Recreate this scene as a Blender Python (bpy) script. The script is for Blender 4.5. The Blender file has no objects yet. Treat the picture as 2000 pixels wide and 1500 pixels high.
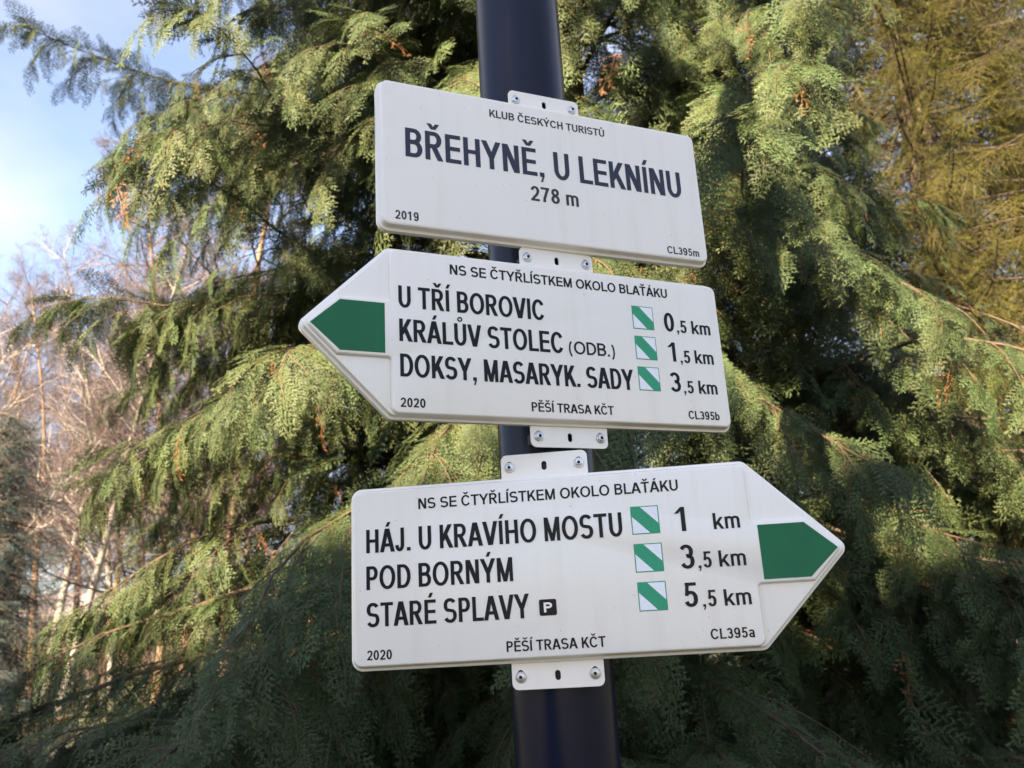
import bpy, math, random
import numpy as np
from mathutils import Vector, Matrix

scene = bpy.context.scene
COL = scene.collection
rad = math.radians
EYE = 1.6

# ------------------------------------------------------------------ camera
F_PX, PITCH, ROLL = 1639.7, 0.27384, 0.05805
cp, sp_, cr, sr = math.cos(PITCH), math.sin(PITCH), math.cos(ROLL), math.sin(ROLL)
R0, U0, FW = Vector((1, 0, 0)), Vector((0, -sp_, cp)), Vector((0, cp, sp_))
CR = R0 * cr - U0 * sr
CU = R0 * sr + U0 * cr
cam = bpy.data.cameras.new('camera')
cam.sensor_width = 36.0
cam.lens = F_PX / 2000 * 36
cam.clip_start, cam.clip_end = 0.05, 3000
cam.dof.use_dof = True
cam.dof.focus_distance = 1.03
cam.dof.aperture_fstop = cam.lens / 2.9
camo = bpy.data.objects.new('camera', cam)
COL.objects.link(camo)
M = Matrix((CR, CU, -FW)).transposed().to_4x4()
M.translation = Vector((0, 0, EYE))
camo.matrix_world = M
scene.camera = camo

# ------------------------------------------------------------------ light
SUN_AZ, SUN_EL = 30, 28          # degrees left of straight behind the viewer / above the horizon
SDIR = Vector((-math.sin(rad(SUN_AZ)) * math.cos(rad(SUN_EL)), -math.cos(rad(SUN_AZ)) * math.cos(rad(SUN_EL)), math.sin(rad(SUN_EL))))
sl = bpy.data.lights.new('sun', 'SUN')
sl.energy = 3.7
sl.angle = rad(0.53)
sl.color = (1.0, 0.93, 0.82)
so = bpy.data.objects.new('sun', sl)
COL.objects.link(so)
so.rotation_euler = SDIR.to_track_quat('Z', 'Y').to_euler()

world = bpy.data.worlds.new('World')
scene.world = world
world.use_nodes = True
nt = world.node_tree
for n in list(nt.nodes):
    nt.nodes.remove(n)
L = nt.links.new
out = nt.nodes.new('ShaderNodeOutputWorld')
bg = nt.nodes.new('ShaderNodeBackground')
bg.inputs['Strength'].default_value = 0.07
sky = nt.nodes.new('ShaderNodeTexSky')
sky.sky_type = 'NISHITA'
sky.sun_disc = False
sky.sun_elevation = rad(SUN_EL)
sky.sun_rotation = rad(180 + SUN_AZ)
sky.air_density, sky.dust_density, sky.ozone_density = 0.7, 0.1, 3.0
# broken thin cloud over the whole dome
tc = nt.nodes.new('ShaderNodeTexCoord')
sep = nt.nodes.new('ShaderNodeSeparateXYZ')
L(tc.outputs['Generated'], sep.inputs[0])
mz = nt.nodes.new('ShaderNodeMath'); mz.operation = 'MAXIMUM'; mz.inputs[1].default_value = 0.0
L(sep.outputs['Z'], mz.inputs[0])
az_ = nt.nodes.new('ShaderNodeMath'); az_.operation = 'ADD'; az_.inputs[1].default_value = 0.28
L(mz.outputs[0], az_.inputs[0])
dx = nt.nodes.new('ShaderNodeMath'); dx.operation = 'DIVIDE'
dy = nt.nodes.new('ShaderNodeMath'); dy.operation = 'DIVIDE'
L(sep.outputs['X'], dx.inputs[0]); L(az_.outputs[0], dx.inputs[1])
L(sep.outputs['Y'], dy.inputs[0]); L(az_.outputs[0], dy.inputs[1])
cmb = nt.nodes.new('ShaderNodeCombineXYZ')
L(dx.outputs[0], cmb.inputs[0]); L(dy.outputs[0], cmb.inputs[1])
CLOUD_OFF = (0.24, 16.95, 0.0)
mp = nt.nodes.new('ShaderNodeMapping')
mp.inputs['Location'].default_value = CLOUD_OFF
L(cmb.outputs[0], mp.inputs[0])
nz = nt.nodes.new('ShaderNodeTexNoise')
nz.inputs['Scale'].default_value = 0.9
nz.inputs['Detail'].default_value = 6
nz.inputs['Roughness'].default_value = 0.48
nz.inputs['Distortion'].default_value = 0.25
L(mp.outputs[0], nz.inputs['Vector'])
rp = nt.nodes.new('ShaderNodeValToRGB')
rp.color_ramp.elements[0].position = 0.47
rp.color_ramp.elements[1].position = 1.0
rp.color_ramp.elements[1].color = (0.5, 0.5, 0.5, 1)
L(nz.outputs['Fac'], rp.inputs[0])
mx = nt.nodes.new('ShaderNodeMix'); mx.data_type = 'RGBA'
L(rp.outputs[0], mx.inputs['Factor'])
L(sky.outputs[0], mx.inputs['A'])
mx.inputs['B'].default_value = (5.6, 5.6, 5.8, 1)
# clear winter air: the band over the horizon stays blue instead of milky
hz_ = nt.nodes.new('ShaderNodeMath'); hz_.operation = 'MULTIPLY_ADD'; hz_.use_clamp = True
hz_.inputs[1].default_value = 1.7; hz_.inputs[2].default_value = 0.26
L(mz.outputs[0], hz_.inputs[0])
mh = nt.nodes.new('ShaderNodeMix'); mh.data_type = 'RGBA'; mh.blend_type = 'MULTIPLY'; mh.inputs['Factor'].default_value = 1
L(mx.outputs['Result'], mh.inputs['A']); L(hz_.outputs[0], mh.inputs['B'])
L(mh.outputs['Result'], bg.inputs['Color'])
L(bg.outputs[0], out.inputs[0])

vs = scene.view_settings
vs.view_transform = 'Standard'
try:
    vs.look = 'None'
except Exception:
    pass
vs.exposure = 3.3
vs.use_white_balance = True
vs.white_balance_temperature = 9400
vs.white_balance_tint = 18
vs.gamma = 1.0
vs.use_curve_mapping = False

# ------------------------------------------------------------------ helpers
def link(o, parent=None):
    COL.objects.link(o)
    if parent is not None:
        o.parent = parent
    return o

def tag(o, label=None, cat=None, group=None, kind=None):
    if label: o['label'] = label
    if cat: o['category'] = cat
    if group: o['group'] = group
    if kind: o['kind'] = kind
    return o

def empty(name, loc, rz=0.0):
    o = bpy.data.objects.new(name, None)
    o.empty_display_size = 0.1
    o.location = loc
    o.rotation_euler = (0, 0, rz)
    return link(o)

def mesh_obj(name, verts, faces, mat, parent=None, smooth=False):
    me = bpy.data.meshes.new(name)
    me.from_pydata([tuple(v) for v in verts], [], [tuple(f) for f in faces])
    me.update()
    if smooth:
        me.polygons.foreach_set('use_smooth', [True] * len(me.polygons))
    me.materials.append(mat)
    return link(bpy.data.objects.new(name, me), parent)

def np_mesh(name, V, Fc, mat, k):
    """fast mesh from numpy: V (n,3), Fc (m,k)"""
    me = bpy.data.meshes.new(name)
    me.vertices.add(len(V)); me.vertices.foreach_set('co', np.asarray(V, dtype=np.float32).ravel())
    m = len(Fc)
    me.loops.add(m * k); me.loops.foreach_set('vertex_index', np.asarray(Fc, dtype=np.int32).ravel())
    me.polygons.add(m)
    me.polygons.foreach_set('loop_start', np.arange(0, m * k, k, dtype=np.int32))
    me.polygons.foreach_set('loop_total', np.full(m, k, dtype=np.int32))
    me.update(calc_edges=True)
    me.materials.append(mat)
    return me

class MB:
    """collects shapes into one mesh"""
    def __init__(s): s.v, s.f = [], []
    def add(s, v, f):
        o = len(s.v); s.v += [tuple(p) for p in v]; s.f += [tuple(i + o for i in q) for q in f]
    def box(s, a, b):
        x0, y0, z0 = a; x1, y1, z1 = b
        s.add([(x0,y0,z0),(x1,y0,z0),(x1,y1,z0),(x0,y1,z0),(x0,y0,z1),(x1,y0,z1),(x1,y1,z1),(x0,y1,z1)],
              [(0,3,2,1),(4,5,6,7),(0,1,5,4),(1,2,6,5),(2,3,7,6),(3,0,4,7)])
    def tube(s, pts, rs, n=6, cap=True):
        vs_, fs = tube(pts, rs, n, cap); s.add(vs_, fs)
    def obj(s, name, mat, parent=None, smooth=False): return mesh_obj(name, s.v, s.f, mat, parent, smooth)

def tube(pts, rs, n=6, cap=True):
    pts = [Vector(p) for p in pts]
    V, Fc = [], []
    ref = None
    for i, p in enumerate(pts):
        d = (pts[min(i + 1, len(pts) - 1)] - pts[max(i - 1, 0)]).normalized()
        if ref is None:
            ref = Vector((0, 0, 1)) if abs(d.z) < 0.9 else Vector((1, 0, 0))
        a = ref - d * ref.dot(d)
        a.normalize(); ref = a
        b = d.cross(a)
        r = rs[i] if hasattr(rs, '__len__') else rs
        for k in range(n):
            t = 2 * math.pi * k / n
            V.append(p + a * (r * math.cos(t)) + b * (r * math.sin(t)))
    for i in range(len(pts) - 1):
        for k in range(n):
            k2 = (k + 1) % n
            Fc.append((i * n + k, i * n + k2, (i + 1) * n + k2, (i + 1) * n + k))
    if cap:
        Fc.append(tuple(range(n))[::-1]); Fc.append(tuple((len(pts) - 1) * n + k for k in range(n)))
    return V, Fc

# ------------------------------------------------------------------ materials
def mat_new(name):
    m = bpy.data.materials.new(name); m.use_nodes = True
    b = m.node_tree.nodes['Principled BSDF']
    return m, m.node_tree, b

def ramp(nt, fac, stops):
    r = nt.nodes.new('ShaderNodeValToRGB')
    e = r.color_ramp.elements
    while len(e) < len(stops): e.new(0.5)
    for k, (p, c) in enumerate(stops):
        e[k].position = p; e[k].color = (*c, 1)
    nt.links.new(fac, r.inputs[0])
    return r.outputs[0]

def noise(nt, scale, detail=4, rough=0.5, coord='Object', vec=None):
    t = nt.nodes.new('ShaderNodeTexCoord')
    n = nt.nodes.new('ShaderNodeTexNoise')
    n.inputs['Scale'].default_value = scale; n.inputs['Detail'].default_value = detail; n.inputs['Roughness'].default_value = rough
    if vec is None: nt.links.new(t.outputs[coord], n.inputs['Vector'])
    else:
        mp = nt.nodes.new('ShaderNodeMapping'); mp.inputs['Scale'].default_value = vec
        nt.links.new(t.outputs[coord], mp.inputs[0]); nt.links.new(mp.outputs[0], n.inputs['Vector'])
    return n.outputs['Fac']

def bump(nt, b, h, strength, dist):
    n = nt.nodes.new('ShaderNodeBump'); n.inputs['Strength'].default_value = strength; n.inputs['Distance'].default_value = dist
    nt.links.new(h, n.inputs['Height']); nt.links.new(n.outputs[0], b.inputs['Normal'])

def simple(name, col, rough=0.5, metal=0.0, var=0.12, nscale=30, bmp=0.0, bdist=0.001, coat=0.0, vec=None):
    m, nt, b = mat_new(name)
    f = noise(nt, nscale, 5, 0.55, vec=vec)
    c = ramp(nt, f, [(0.3, tuple(x * (1 - var) for x in col)), (0.7, tuple(min(1, x * (1 + var)) for x in col))])
    nt.links.new(c, b.inputs['Base Color'])
    b.inputs['Roughness'].default_value = rough; b.inputs['Metallic'].default_value = metal
    b.inputs['Coat Weight'].default_value = coat; b.inputs['Coat Roughness'].default_value = 0.12
    if bmp: bump(nt, b, f, bmp, bdist)
    return m

def sign_white():
    m, nt, b = mat_new('cream_enamel')
    base = (0.88, 0.815, 0.74)
    f = noise(nt, 9, 3, 0.5)
    c = ramp(nt, f, [(0.35, tuple(x * 0.975 for x in base)), (0.7, base)])
    # tiny dark specks of dirt and faint dusty runs
    sp = noise(nt, 260, 2, 0.6)
    spr = ramp(nt, sp, [(0.735, (1, 1, 1)), (0.775, (0.62, 0.58, 0.52))])
    st = noise(nt, 14, 4, 0.6, vec=(3.5, 3.5, 0.35))
    str_ = ramp(nt, st, [(0.5, (1, 1, 1)), (0.85, (0.94, 0.92, 0.89))])
    m1 = nt.nodes.new('ShaderNodeMix'); m1.data_type = 'RGBA'; m1.blend_type = 'MULTIPLY'; m1.inputs['Factor'].default_value = 1
    m2 = nt.nodes.new('ShaderNodeMix'); m2.data_type = 'RGBA'; m2.blend_type = 'MULTIPLY'; m2.inputs['Factor'].default_value = 1
    nt.links.new(c, m1.inputs['A']); nt.links.new(spr, m1.inputs['B'])
    nt.links.new(m1.outputs['Result'], m2.inputs['A']); nt.links.new(str_, m2.inputs['B'])
    nt.links.new(m2.outputs['Result'], b.inputs['Base Color'])
    b.inputs['Roughness'].default_value = 0.32
    b.inputs['Coat Weight'].default_value = 0.5; b.inputs['Coat Roughness'].default_value = 0.08
    bump(nt, b, noise(nt, 90, 3, 0.5), 0.12, 0.001)
    return m

MW = sign_white()
MTXT = simple('black_lettering_film', (0.012, 0.012, 0.015), 0.3, bmp=0.25, nscale=160, bdist=0.0008)
MTXTB = simple('slate_blue_lettering_film', (0.040, 0.046, 0.070), 0.28, bmp=0.2, nscale=160, bdist=0.0008)
MTXTG = simple('dark_grey_lettering_film', (0.05, 0.05, 0.055), 0.3, bmp=0.2, nscale=160, bdist=0.0008)
MGREEN = simple('green_arrow_film', (0.001, 0.140, 0.066), 0.5, var=0.04, nscale=20, coat=0.0)
MGREEN2 = simple('green_reflective_film', (0.001, 0.33, 0.18), 0.5, var=0.1, nscale=600, bmp=0.1)
MWHITE2 = simple('white_reflective_film', (0.84, 0.84, 0.88), 0.4, var=0.05, nscale=500, bmp=0.08)
MPOLE = simple('navy_black_gloss_paint', (0.004, 0.007, 0.020), 0.24, var=0.2, nscale=25, bmp=0.03, coat=0.0, vec=(1, 1, 0.3))
MPOLE.node_tree.nodes['Principled BSDF'].inputs['Specular IOR Level'].default_value = 0.2
MSTEEL = simple('zinc_plated_steel', (0.56, 0.56, 0.57), 0.3, metal=0.9, nscale=200)
MDARK = simple('dark_recess', (0.01, 0.01, 0.01), 0.6)
MGALV = simple('galvanised_clamp', (0.25, 0.25, 0.26), 0.5, metal=0.7, nscale=90)

def leaf_mat(name, inner, mid, tip, wood, trans=0.35, hue=0.03, val=0.25):
    """foliage: colour along the shoot comes from the vertex data (age), plus change from spray to spray"""
    m, nt, b = mat_new(name)
    at = nt.nodes.new('ShaderNodeAttribute'); at.attribute_name = 'age'
    sp = nt.nodes.new('ShaderNodeSeparateColor'); nt.links.new(at.outputs['Color'], sp.inputs[0])
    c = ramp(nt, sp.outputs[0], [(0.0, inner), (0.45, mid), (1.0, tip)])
    oi = nt.nodes.new('ShaderNodeObjectInfo')
    hs = nt.nodes.new('ShaderNodeHueSaturation')
    mr = nt.nodes.new('ShaderNodeMapRange'); mr.inputs['To Min'].default_value = 0.5 - hue; mr.inputs['To Max'].default_value = 0.5 + hue
    mv = nt.nodes.new('ShaderNodeMapRange'); mv.inputs['To Min'].default_value = 1 - val; mv.inputs['To Max'].default_value = 1 + val
    wn = nt.nodes.new('ShaderNodeTexWhiteNoise'); wn.noise_dimensions = '1D'
    nt.links.new(oi.outputs['Random'], mr.inputs[0]); nt.links.new(oi.outputs['Random'], wn.inputs['W'])
    nt.links.new(wn.outputs['Value'], mv.inputs[0])
    nt.links.new(mr.outputs[0], hs.inputs['Hue']); nt.links.new(mv.outputs[0], hs.inputs['Value']); nt.links.new(c, hs.inputs['Color'])
    mw = nt.nodes.new('ShaderNodeMix'); mw.data_type = 'RGBA'
    nt.links.new(sp.outputs[1], mw.inputs['Factor']); nt.links.new(hs.outputs[0], mw.inputs['A']); mw.inputs['B'].default_value = (*wood, 1)
    nt.links.new(mw.outputs['Result'], b.inputs['Base Color'])
    b.inputs['Roughness'].default_value = 0.55
    b.inputs['Specular IOR Level'].default_value = 0.22
    tr = nt.nodes.new('ShaderNodeBsdfTranslucent')
    nt.links.new(mw.outputs['Result'], tr.inputs['Color'])
    ms = nt.nodes.new('ShaderNodeMixShader'); ms.inputs[0].default_value = trans
    nt.links.new(b.outputs[0], ms.inputs[1]); nt.links.new(tr.outputs[0], ms.inputs[2])
    nt.links.new(ms.outputs[0], nt.nodes['Material Output'].inputs[0])
    return m

MLEAF = leaf_mat('cypress_scale_leaves', (0.011, 0.020, 0.007), (0.026, 0.048, 0.015), (0.066, 0.096, 0.045), (0.11, 0.065, 0.03), 0.14, 0.022, 0.35)
MDEAD = leaf_mat('withered_cypress_leaves', (0.10, 0.045, 0.02), (0.16, 0.07, 0.03), (0.22, 0.11, 0.05), (0.16, 0.10, 0.06), 0.25, 0.01, 0.3)
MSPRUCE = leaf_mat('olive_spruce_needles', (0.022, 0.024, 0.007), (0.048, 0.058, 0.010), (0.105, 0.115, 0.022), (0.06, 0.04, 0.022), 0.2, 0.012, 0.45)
MBLUES = leaf_mat('blue_spruce_needles', (0.018, 0.03, 0.028), (0.032, 0.06, 0.060), (0.065, 0.11, 0.108), (0.09, 0.06, 0.04), 0.15, 0.01, 0.25)
for m_ in (MGREEN, MGREEN2, MTXT, MTXTB, MTXTG): m_.node_tree.nodes['Principled BSDF'].inputs['Specular IOR Level'].default_value = 0.14
MBARK = simple('red_brown_bark', (0.075, 0.040, 0.024), 0.85, var=0.5, nscale=14, bmp=1.0, bdist=0.03, vec=(3, 3, 0.35))
MTWIG = simple('brown_twig_bark', (0.06, 0.040, 0.026), 0.75, var=0.35, nscale=40)
MGREYBARK = simple('grey_spruce_bark', (0.055, 0.042, 0.032), 0.85, var=0.4, nscale=18, bmp=0.8, bdist=0.02, vec=(2, 2, 0.5))
def birch_mat():
    m, nt, b = mat_new('white_birch_bark')
    f = noise(nt, 5, 5, 0.65, vec=(1.2, 1.2, 4.5))
    c = ramp(nt, f, [(0.32, (0.06, 0.05, 0.045)), (0.42, (0.20, 0.19, 0.175)), (0.7, (0.30, 0.285, 0.26))])
    nt.links.new(c, b.inputs['Base Color']); b.inputs['Roughness'].default_value = 0.7
    return m
MBIRCH = birch_mat()
MLARCH = simple('orange_brown_larch_bark', (0.17, 0.11, 0.068), 0.85, var=0.4, nscale=6, vec=(2, 2, 0.6))
MRED = simple('reddish_bare_twigs', (0.078, 0.056, 0.054), 0.7, var=0.25, nscale=3)
MTAN = simple('tan_bare_twigs', (0.090, 0.070, 0.056), 0.7, var=0.25, nscale=3)

# ------------------------------------------------------------------ ground and far setting
def ground_mat():
    m, nt, b = mat_new('winter_grass_and_litter')
    f = noise(nt, 0.6, 8, 0.6); g = noise(nt, 9, 6, 0.7)
    c = ramp(nt, f, [(0.3, (0.03, 0.045, 0.014)), (0.5, (0.055, 0.06, 0.024)), (0.7, (0.10, 0.08, 0.045))])
    d = ramp(nt, g, [(0.3, (0.55, 0.55, 0.55)), (0.7, (1.2, 1.15, 1.1))])
    mm = nt.nodes.new('ShaderNodeMix'); mm.data_type = 'RGBA'; mm.blend_type = 'MULTIPLY'; mm.inputs['Factor'].default_value = 1
    nt.links.new(c, mm.inputs['A']); nt.links.new(d, mm.inputs['B']); nt.links.new(mm.outputs['Result'], b.inputs['Base Color'])
    b.inputs['Roughness'].default_value = 0.95
    bump(nt, b, g, 0.8, 0.05)
    return m
xs = np.concatenate([-np.geomspace(900, 3, 45), np.linspace(-2.5, 2.5, 9), np.geomspace(3, 900, 45)])
ys = xs
rngg = np.random.default_rng(4)
V = []; Fc = []
for j, y in enumerate(ys):
    for i, x in enumerate(xs):
        r = math.hypot(x, y)
        z = 0.04 * math.sin(x * 0.9 + 1.3 * math.sin(y * 0.7)) * min(1, r / 3) + 0.02 * rngg.random()
        if r > 45: z += 0.0006 * (r - 45) ** 1.2 * (1 + 0.5 * math.sin(x * 0.01 + 1))
        V.append((x, y, z - 0.02))
n = len(xs)
for j in range(n - 1):
    for i in range(n - 1):
        Fc.append((j * n + i, j * n + i + 1, (j + 1) * n + i + 1, (j + 1) * n + i))
g = mesh_obj('ground', V, Fc, ground_mat(), smooth=True); tag(g, 'brown winter grass and leaf litter', kind='structure')

# ------------------------------------------------------------------ lettering
class Glyphs:
    """narrow grotesque capitals drawn as strips; cap height = 1"""
    def __init__(s, kx, S=0.155, T=0.135):
        s.k, s.S, s.T = kx, S, T
    def stroke(s, pts, closed=False, S=None, T=None):
        S = S or s.S; T = T or s.T
        n = len(pts); Lp, Rp = [], []
        for i, (x, y) in enumerate(pts):
            if closed: a, b = pts[i - 1], pts[(i + 1) % n]
            else: a, b = pts[max(i - 1, 0)], pts[min(i + 1, n - 1)]
            dx, dy = b[0] - a[0], b[1] - a[1]; l = math.hypot(dx, dy) or 1
            nx, ny = -dy / l, dx / l
            w = (abs(nx) ** 1.5 * S + abs(ny) ** 1.5 * T) / (abs(nx) ** 1.5 + abs(ny) ** 1.5) / 2
            Lp.append((x + nx * w, y + ny * w)); Rp.append((x - nx * w, y - ny * w))
        v = Lp + Rp
        f = [(i, n + i, n + i + 1, i + 1) for i in range(n - 1)]
        if closed: f.append((n - 1, 2 * n - 1, n, 0))
        return [(v, f)]
    def box(s, x0, y0, x1, y1): return [([(x0, y0), (x1, y0), (x1, y1), (x0, y1)], [(0, 1, 2, 3)])]
    def para(s, xa, ya, xb, yb, w):
        h = w / 2
        return [([(xa - h, ya), (xa + h, ya), (xb + h, yb), (xb - h, yb)], [(0, 1, 2, 3)])]
    def arc(s, cx, cy, rx, ry, a0, a1, n=14, e=2.05):
        P = []
        for i in range(n + 1):
            t = rad(a0 + (a1 - a0) * i / n); c, q = math.cos(t), math.sin(t)
            P.append((cx + rx * math.copysign(abs(c) ** (2 / e), c), cy + ry * math.copysign(abs(q) ** (2 / e), q)))
        return P
    def bowl(s, x, xr, y0, y1, fl=0.45):
        """right-hand bowl from x, outer bounds y0..y1, outer right xr"""
        S, T = s.S, s.T
        ya, yb = y0 + T / 2, y1 - T / 2; xo = xr - S / 2; cx = x + (xo - x) * fl
        return s.stroke([(x, ya)] + s.arc(cx, (ya + yb) / 2, xo - cx, (yb - ya) / 2, -90, 90, 14) + [(x, yb)])
    def glyph(s, ch):
        k, S, T = s.k, s.S, s.T
        base = {'Č': ('C', 'c'), 'Ř': ('R', 'c'), 'Ě': ('E', 'c'), 'Š': ('S', 'c'), 'Ť': ('T', 'c'), 'Á': ('A', 'a'), 'Í': ('I', 'a'), 'Ý': ('Y', 'a'), 'É': ('E', 'a'), 'Ů': ('U', 'r')}
        if ch in base:
            b, acc = base[ch]; adv, P = s.glyph(b); c = adv / 2
            if acc == 'c': P = P + s.para(c - 0.155 * k, 1.28, c - 0.01, 1.085, 0.13 * k + .02) + s.para(c + 0.155 * k, 1.28, c + 0.01, 1.085, 0.13 * k + .02)
            if acc == 'a': P = P + s.para(c + 0.10 * k, 1.28, c - 0.01 * k, 1.085, 0.13 * k + .02)
            if acc == 'r': P = P + s.stroke(s.arc(c, 1.20, 0.095 * k + .01, 0.085, 0, 345, 15, 2), True, 0.055, 0.05)
            return adv, P
        lb = 0.066 * k; ro = 0.036 * k
        if ch == ' ': return 0.30 * k, []
        if ch == '.': w = S * 1.02; return w + 2 * lb, s.box(lb, 0, lb + w, 0.15)
        if ch == ',':
            w = S * 1.02
            return w + 2 * lb, s.box(lb, 0, lb + w, 0.15) + s.para(lb + w * .78, 0.0, lb + w * .35, -0.19, w * 0.42)
        if ch == '(':
            w = 0.27 * k; return w + 1.3 * lb, s.stroke(s.arc(lb + w + .02, 0.37, w, 0.66, 118, 242, 12, 2), S=S * .75)
        if ch == ')':
            w = 0.27 * k; return w + 1.3 * lb, s.stroke(s.arc(lb * .3 - .02, 0.37, w, 0.66, -62, 62, 12, 2), S=S * .75)
        if ch == 'A':
            w = 0.76 * k; c = w / 2; q = S * 1.12
            return w, s.para(q / 2, 0, c - q * .08, 1, q) + s.para(w - q / 2, 0, c + q * .08, 1, q) + s.box(c - w * .27, 0.23, c + w * .27, 0.23 + T)
        if ch in 'VY':
            w = 0.76 * k; c = w / 2; q = S * 1.12
            if ch == 'V': return w, s.para(c - q * .08, 0, q / 2, 1, q) + s.para(c + q * .08, 0, w - q / 2, 1, q)
            return w, s.para(c, 0.40, q / 2, 1, q * 1.02) + s.para(c, 0.40, w - q / 2, 1, q * 1.02) + s.box(c - S / 2, 0, c + S / 2, 0.42)
        if ch in 'BPR':
            w = {'B': 0.62, 'P': 0.58, 'R': 0.64}[ch] * k; x = lb
            P = s.box(x, 0, x + S, 1)
            if ch == 'B': P += s.bowl(x + S * .9, x + w * .95, 0.48 - T * .1, 1) + s.bowl(x + S * .9, x + w, 0, 0.48 + T * .8)
            if ch == 'P': P += s.bowl(x + S * .9, x + w, 0.40, 1)
            if ch == 'R': P += s.bowl(x + S * .9, x + w * .95, 0.42, 1) + s.para(x + w * 1.02 - S * .55, 0, x + w * .50, 0.46, S * 1.15)
            return x + w + lb * .7, P
        if ch == 'C':
            w = 0.74 * k; x = ro; c = x + w / 2
            return x + w + ro * .6, s.stroke(s.arc(c, 0.5, w / 2 - S / 2, 0.51 - T / 2, 33, 327, 26))
        if ch in 'O0':
            w = (0.80 if ch == 'O' else 0.54) * k; x = ro if ch == 'O' else .055 * k; c = x + w / 2
            return x + w + x, s.stroke(s.arc(c, 0.5, w / 2 - S / 2, 0.51 - T / 2, 0, 348, 29), True)
        if ch == 'D':
            w = 0.67 * k; x = lb
            return x + w + ro, s.box(x, 0, x + S, 1) + s.bowl(x + S * .9, x + w, 0, 1, 0.3)
        if ch == 'E':
            w = 0.59 * k; x = lb
            return x + w + ro, s.box(x, 0, x + S, 1) + s.box(x + S * .9, 0, x + w, T) + s.box(x + S * .9, 0.435, x + w * .94, 0.435 + T) + s.box(x + S * .9, 1 - T, x + w * .98, 1)
        if ch == 'H':
            w = 0.64 * k; x = lb
            return x + w + lb, s.box(x, 0, x + S, 1) + s.box(x + w - S, 0, x + w, 1) + s.box(x + S * .9, 0.44, x + w - S * .9, 0.44 + T)
        if ch == 'I': return S + 2 * lb, s.box(lb, 0, lb + S, 1)
        if ch == 'J':
            w = 0.47 * k; x = .02 * k; xo = x + w - S / 2
            return x + w + lb, s.stroke([(xo, 1), (xo, 0.6)] + s.arc((x + S / 2 + xo) / 2, 0.30, (xo - x - S / 2) / 2, 0.31 - T / 2, 0, -172, 14))
        if ch == 'K':
            w = 0.66 * k; x = lb; q = S * 1.2
            return x + w, s.box(x, 0, x + S, 1) + s.para(x + w - q * .62, 1, x + S * .6, 0.30, q) + s.para(x + w - q * .42, 0, x + w * .42, 0.60, q)
        if ch == 'L':
            w = 0.55 * k; x = lb
            return x + w + .01, s.box(x, 0, x + S, 1) + s.box(x + S * .9, 0, x + w, T)
        if ch == 'M':
            w = 0.77 * k; x = lb; c = x + w / 2; q = S * 1.02
            return x + w + lb, s.box(x, 0, x + S * .93, 1) + s.box(x + w - S * .93, 0, x + w, 1) + s.para(c, 0, x + q * .55, 1, q) + s.para(c, 0, x + w - q * .55, 1, q)
        if ch == 'N':
            w = 0.65 * k; x = lb
            return x + w + lb, s.box(x, 0, x + S, 1) + s.box(x + w - S, 0, x + w, 1) + s.para(x + w - S * .62, 0, x + S * .62, 1, S * 1.2)
        if ch == 'S':
            w = 0.66 * k; x = ro; c = x + w / 2; rx = w / 2 - S / 2; r1 = 0.265 - T / 4; cy1, cy2 = 1.01 - T / 2 - r1, -0.01 + T / 2 + r1
            up = s.arc(c, cy1, rx * .95, r1, 28, 232, 14, 2.2); lo = s.arc(c, cy2, rx, r1, 52, -155, 14, 2.2)
            return x + w + ro, s.stroke(up + lo)
        if ch == 'T':
            w = 0.64 * k; c = w / 2 + .02
            return w + .04, s.box(.02, 1 - T, .02 + w, 1) + s.box(c - S / 2, 0, c + S / 2, 1 - T * .9)
        if ch == 'U':
            w = 0.64 * k; x = lb; xo, xi = x + w - S / 2, x + S / 2
            return x + w + lb, s.stroke([(xi, 1)] + s.arc((xi + xo) / 2, 0.36, (xo - xi) / 2, 0.37 - T / 2, 180, 360, 18) + [(xo, 1)])
        dg = .055 * k; w = 0.53 * k; c = dg + w / 2; rx = w / 2 - S / 2
        if ch == '1':
            return 0.637 * k, s.box(c - S * .35, 0, c + S * .65, 1) + s.para(c + S * .1, 0.98, c - w * .42, 0.74, S * .95)
        if ch == '2':
            P = s.arc(c, 0.70, rx, 0.31 - T / 2, 172, -28, 14, 2.1)
            P += [(c + rx * .55, 0.44), (c - rx * .35, 0.25), (c - rx * .78, T * .8)]
            return w + 2 * dg, s.stroke(P) + s.box(dg, 0, dg + w, T)
        if ch == '3':
            r1 = 0.25; up = s.arc(c - .01, 1.01 - T / 2 - r1 + .02, rx * .93, r1 - .02, 155, -72, 14, 2.1); lo = s.arc(c, -0.01 + T / 2 + r1, rx, r1, 85, -158, 14, 2.1)
            return w + 2 * dg, s.stroke(up + [(c + rx * .25, 0.5)] + lo)
        if ch == '5':
            x = dg
            P = s.box(x + w * .17, 1 - T, x + w * .95, 1) + s.para(x + w * .10 + S * .45, 0.46, x + w * .19 + S * .45, 1 - T * .5, S * .82)
            return w + 2 * dg, P + s.stroke(s.arc(c, 0.325, rx, 0.335 - T / 2, 148, -158, 18, 2.2))
        if ch == '7':
            return w + 2 * dg, s.box(dg, 1 - T, dg + w, 1) + s.stroke([(dg + w - S * .62, 1 - T * .7), (dg + w * .58, 0.55), (dg + w * .40, 0.25), (dg + w * .36, 0)])
        if ch == '8':
            return w + 2 * dg, s.stroke(s.arc(c, 0.755, rx * .88, 0.255 - T / 2, 0, 345, 23, 2.1), True) + s.stroke(s.arc(c, 0.275, rx, 0.285 - T / 2, 0, 345, 23, 2.1), True)
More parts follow.
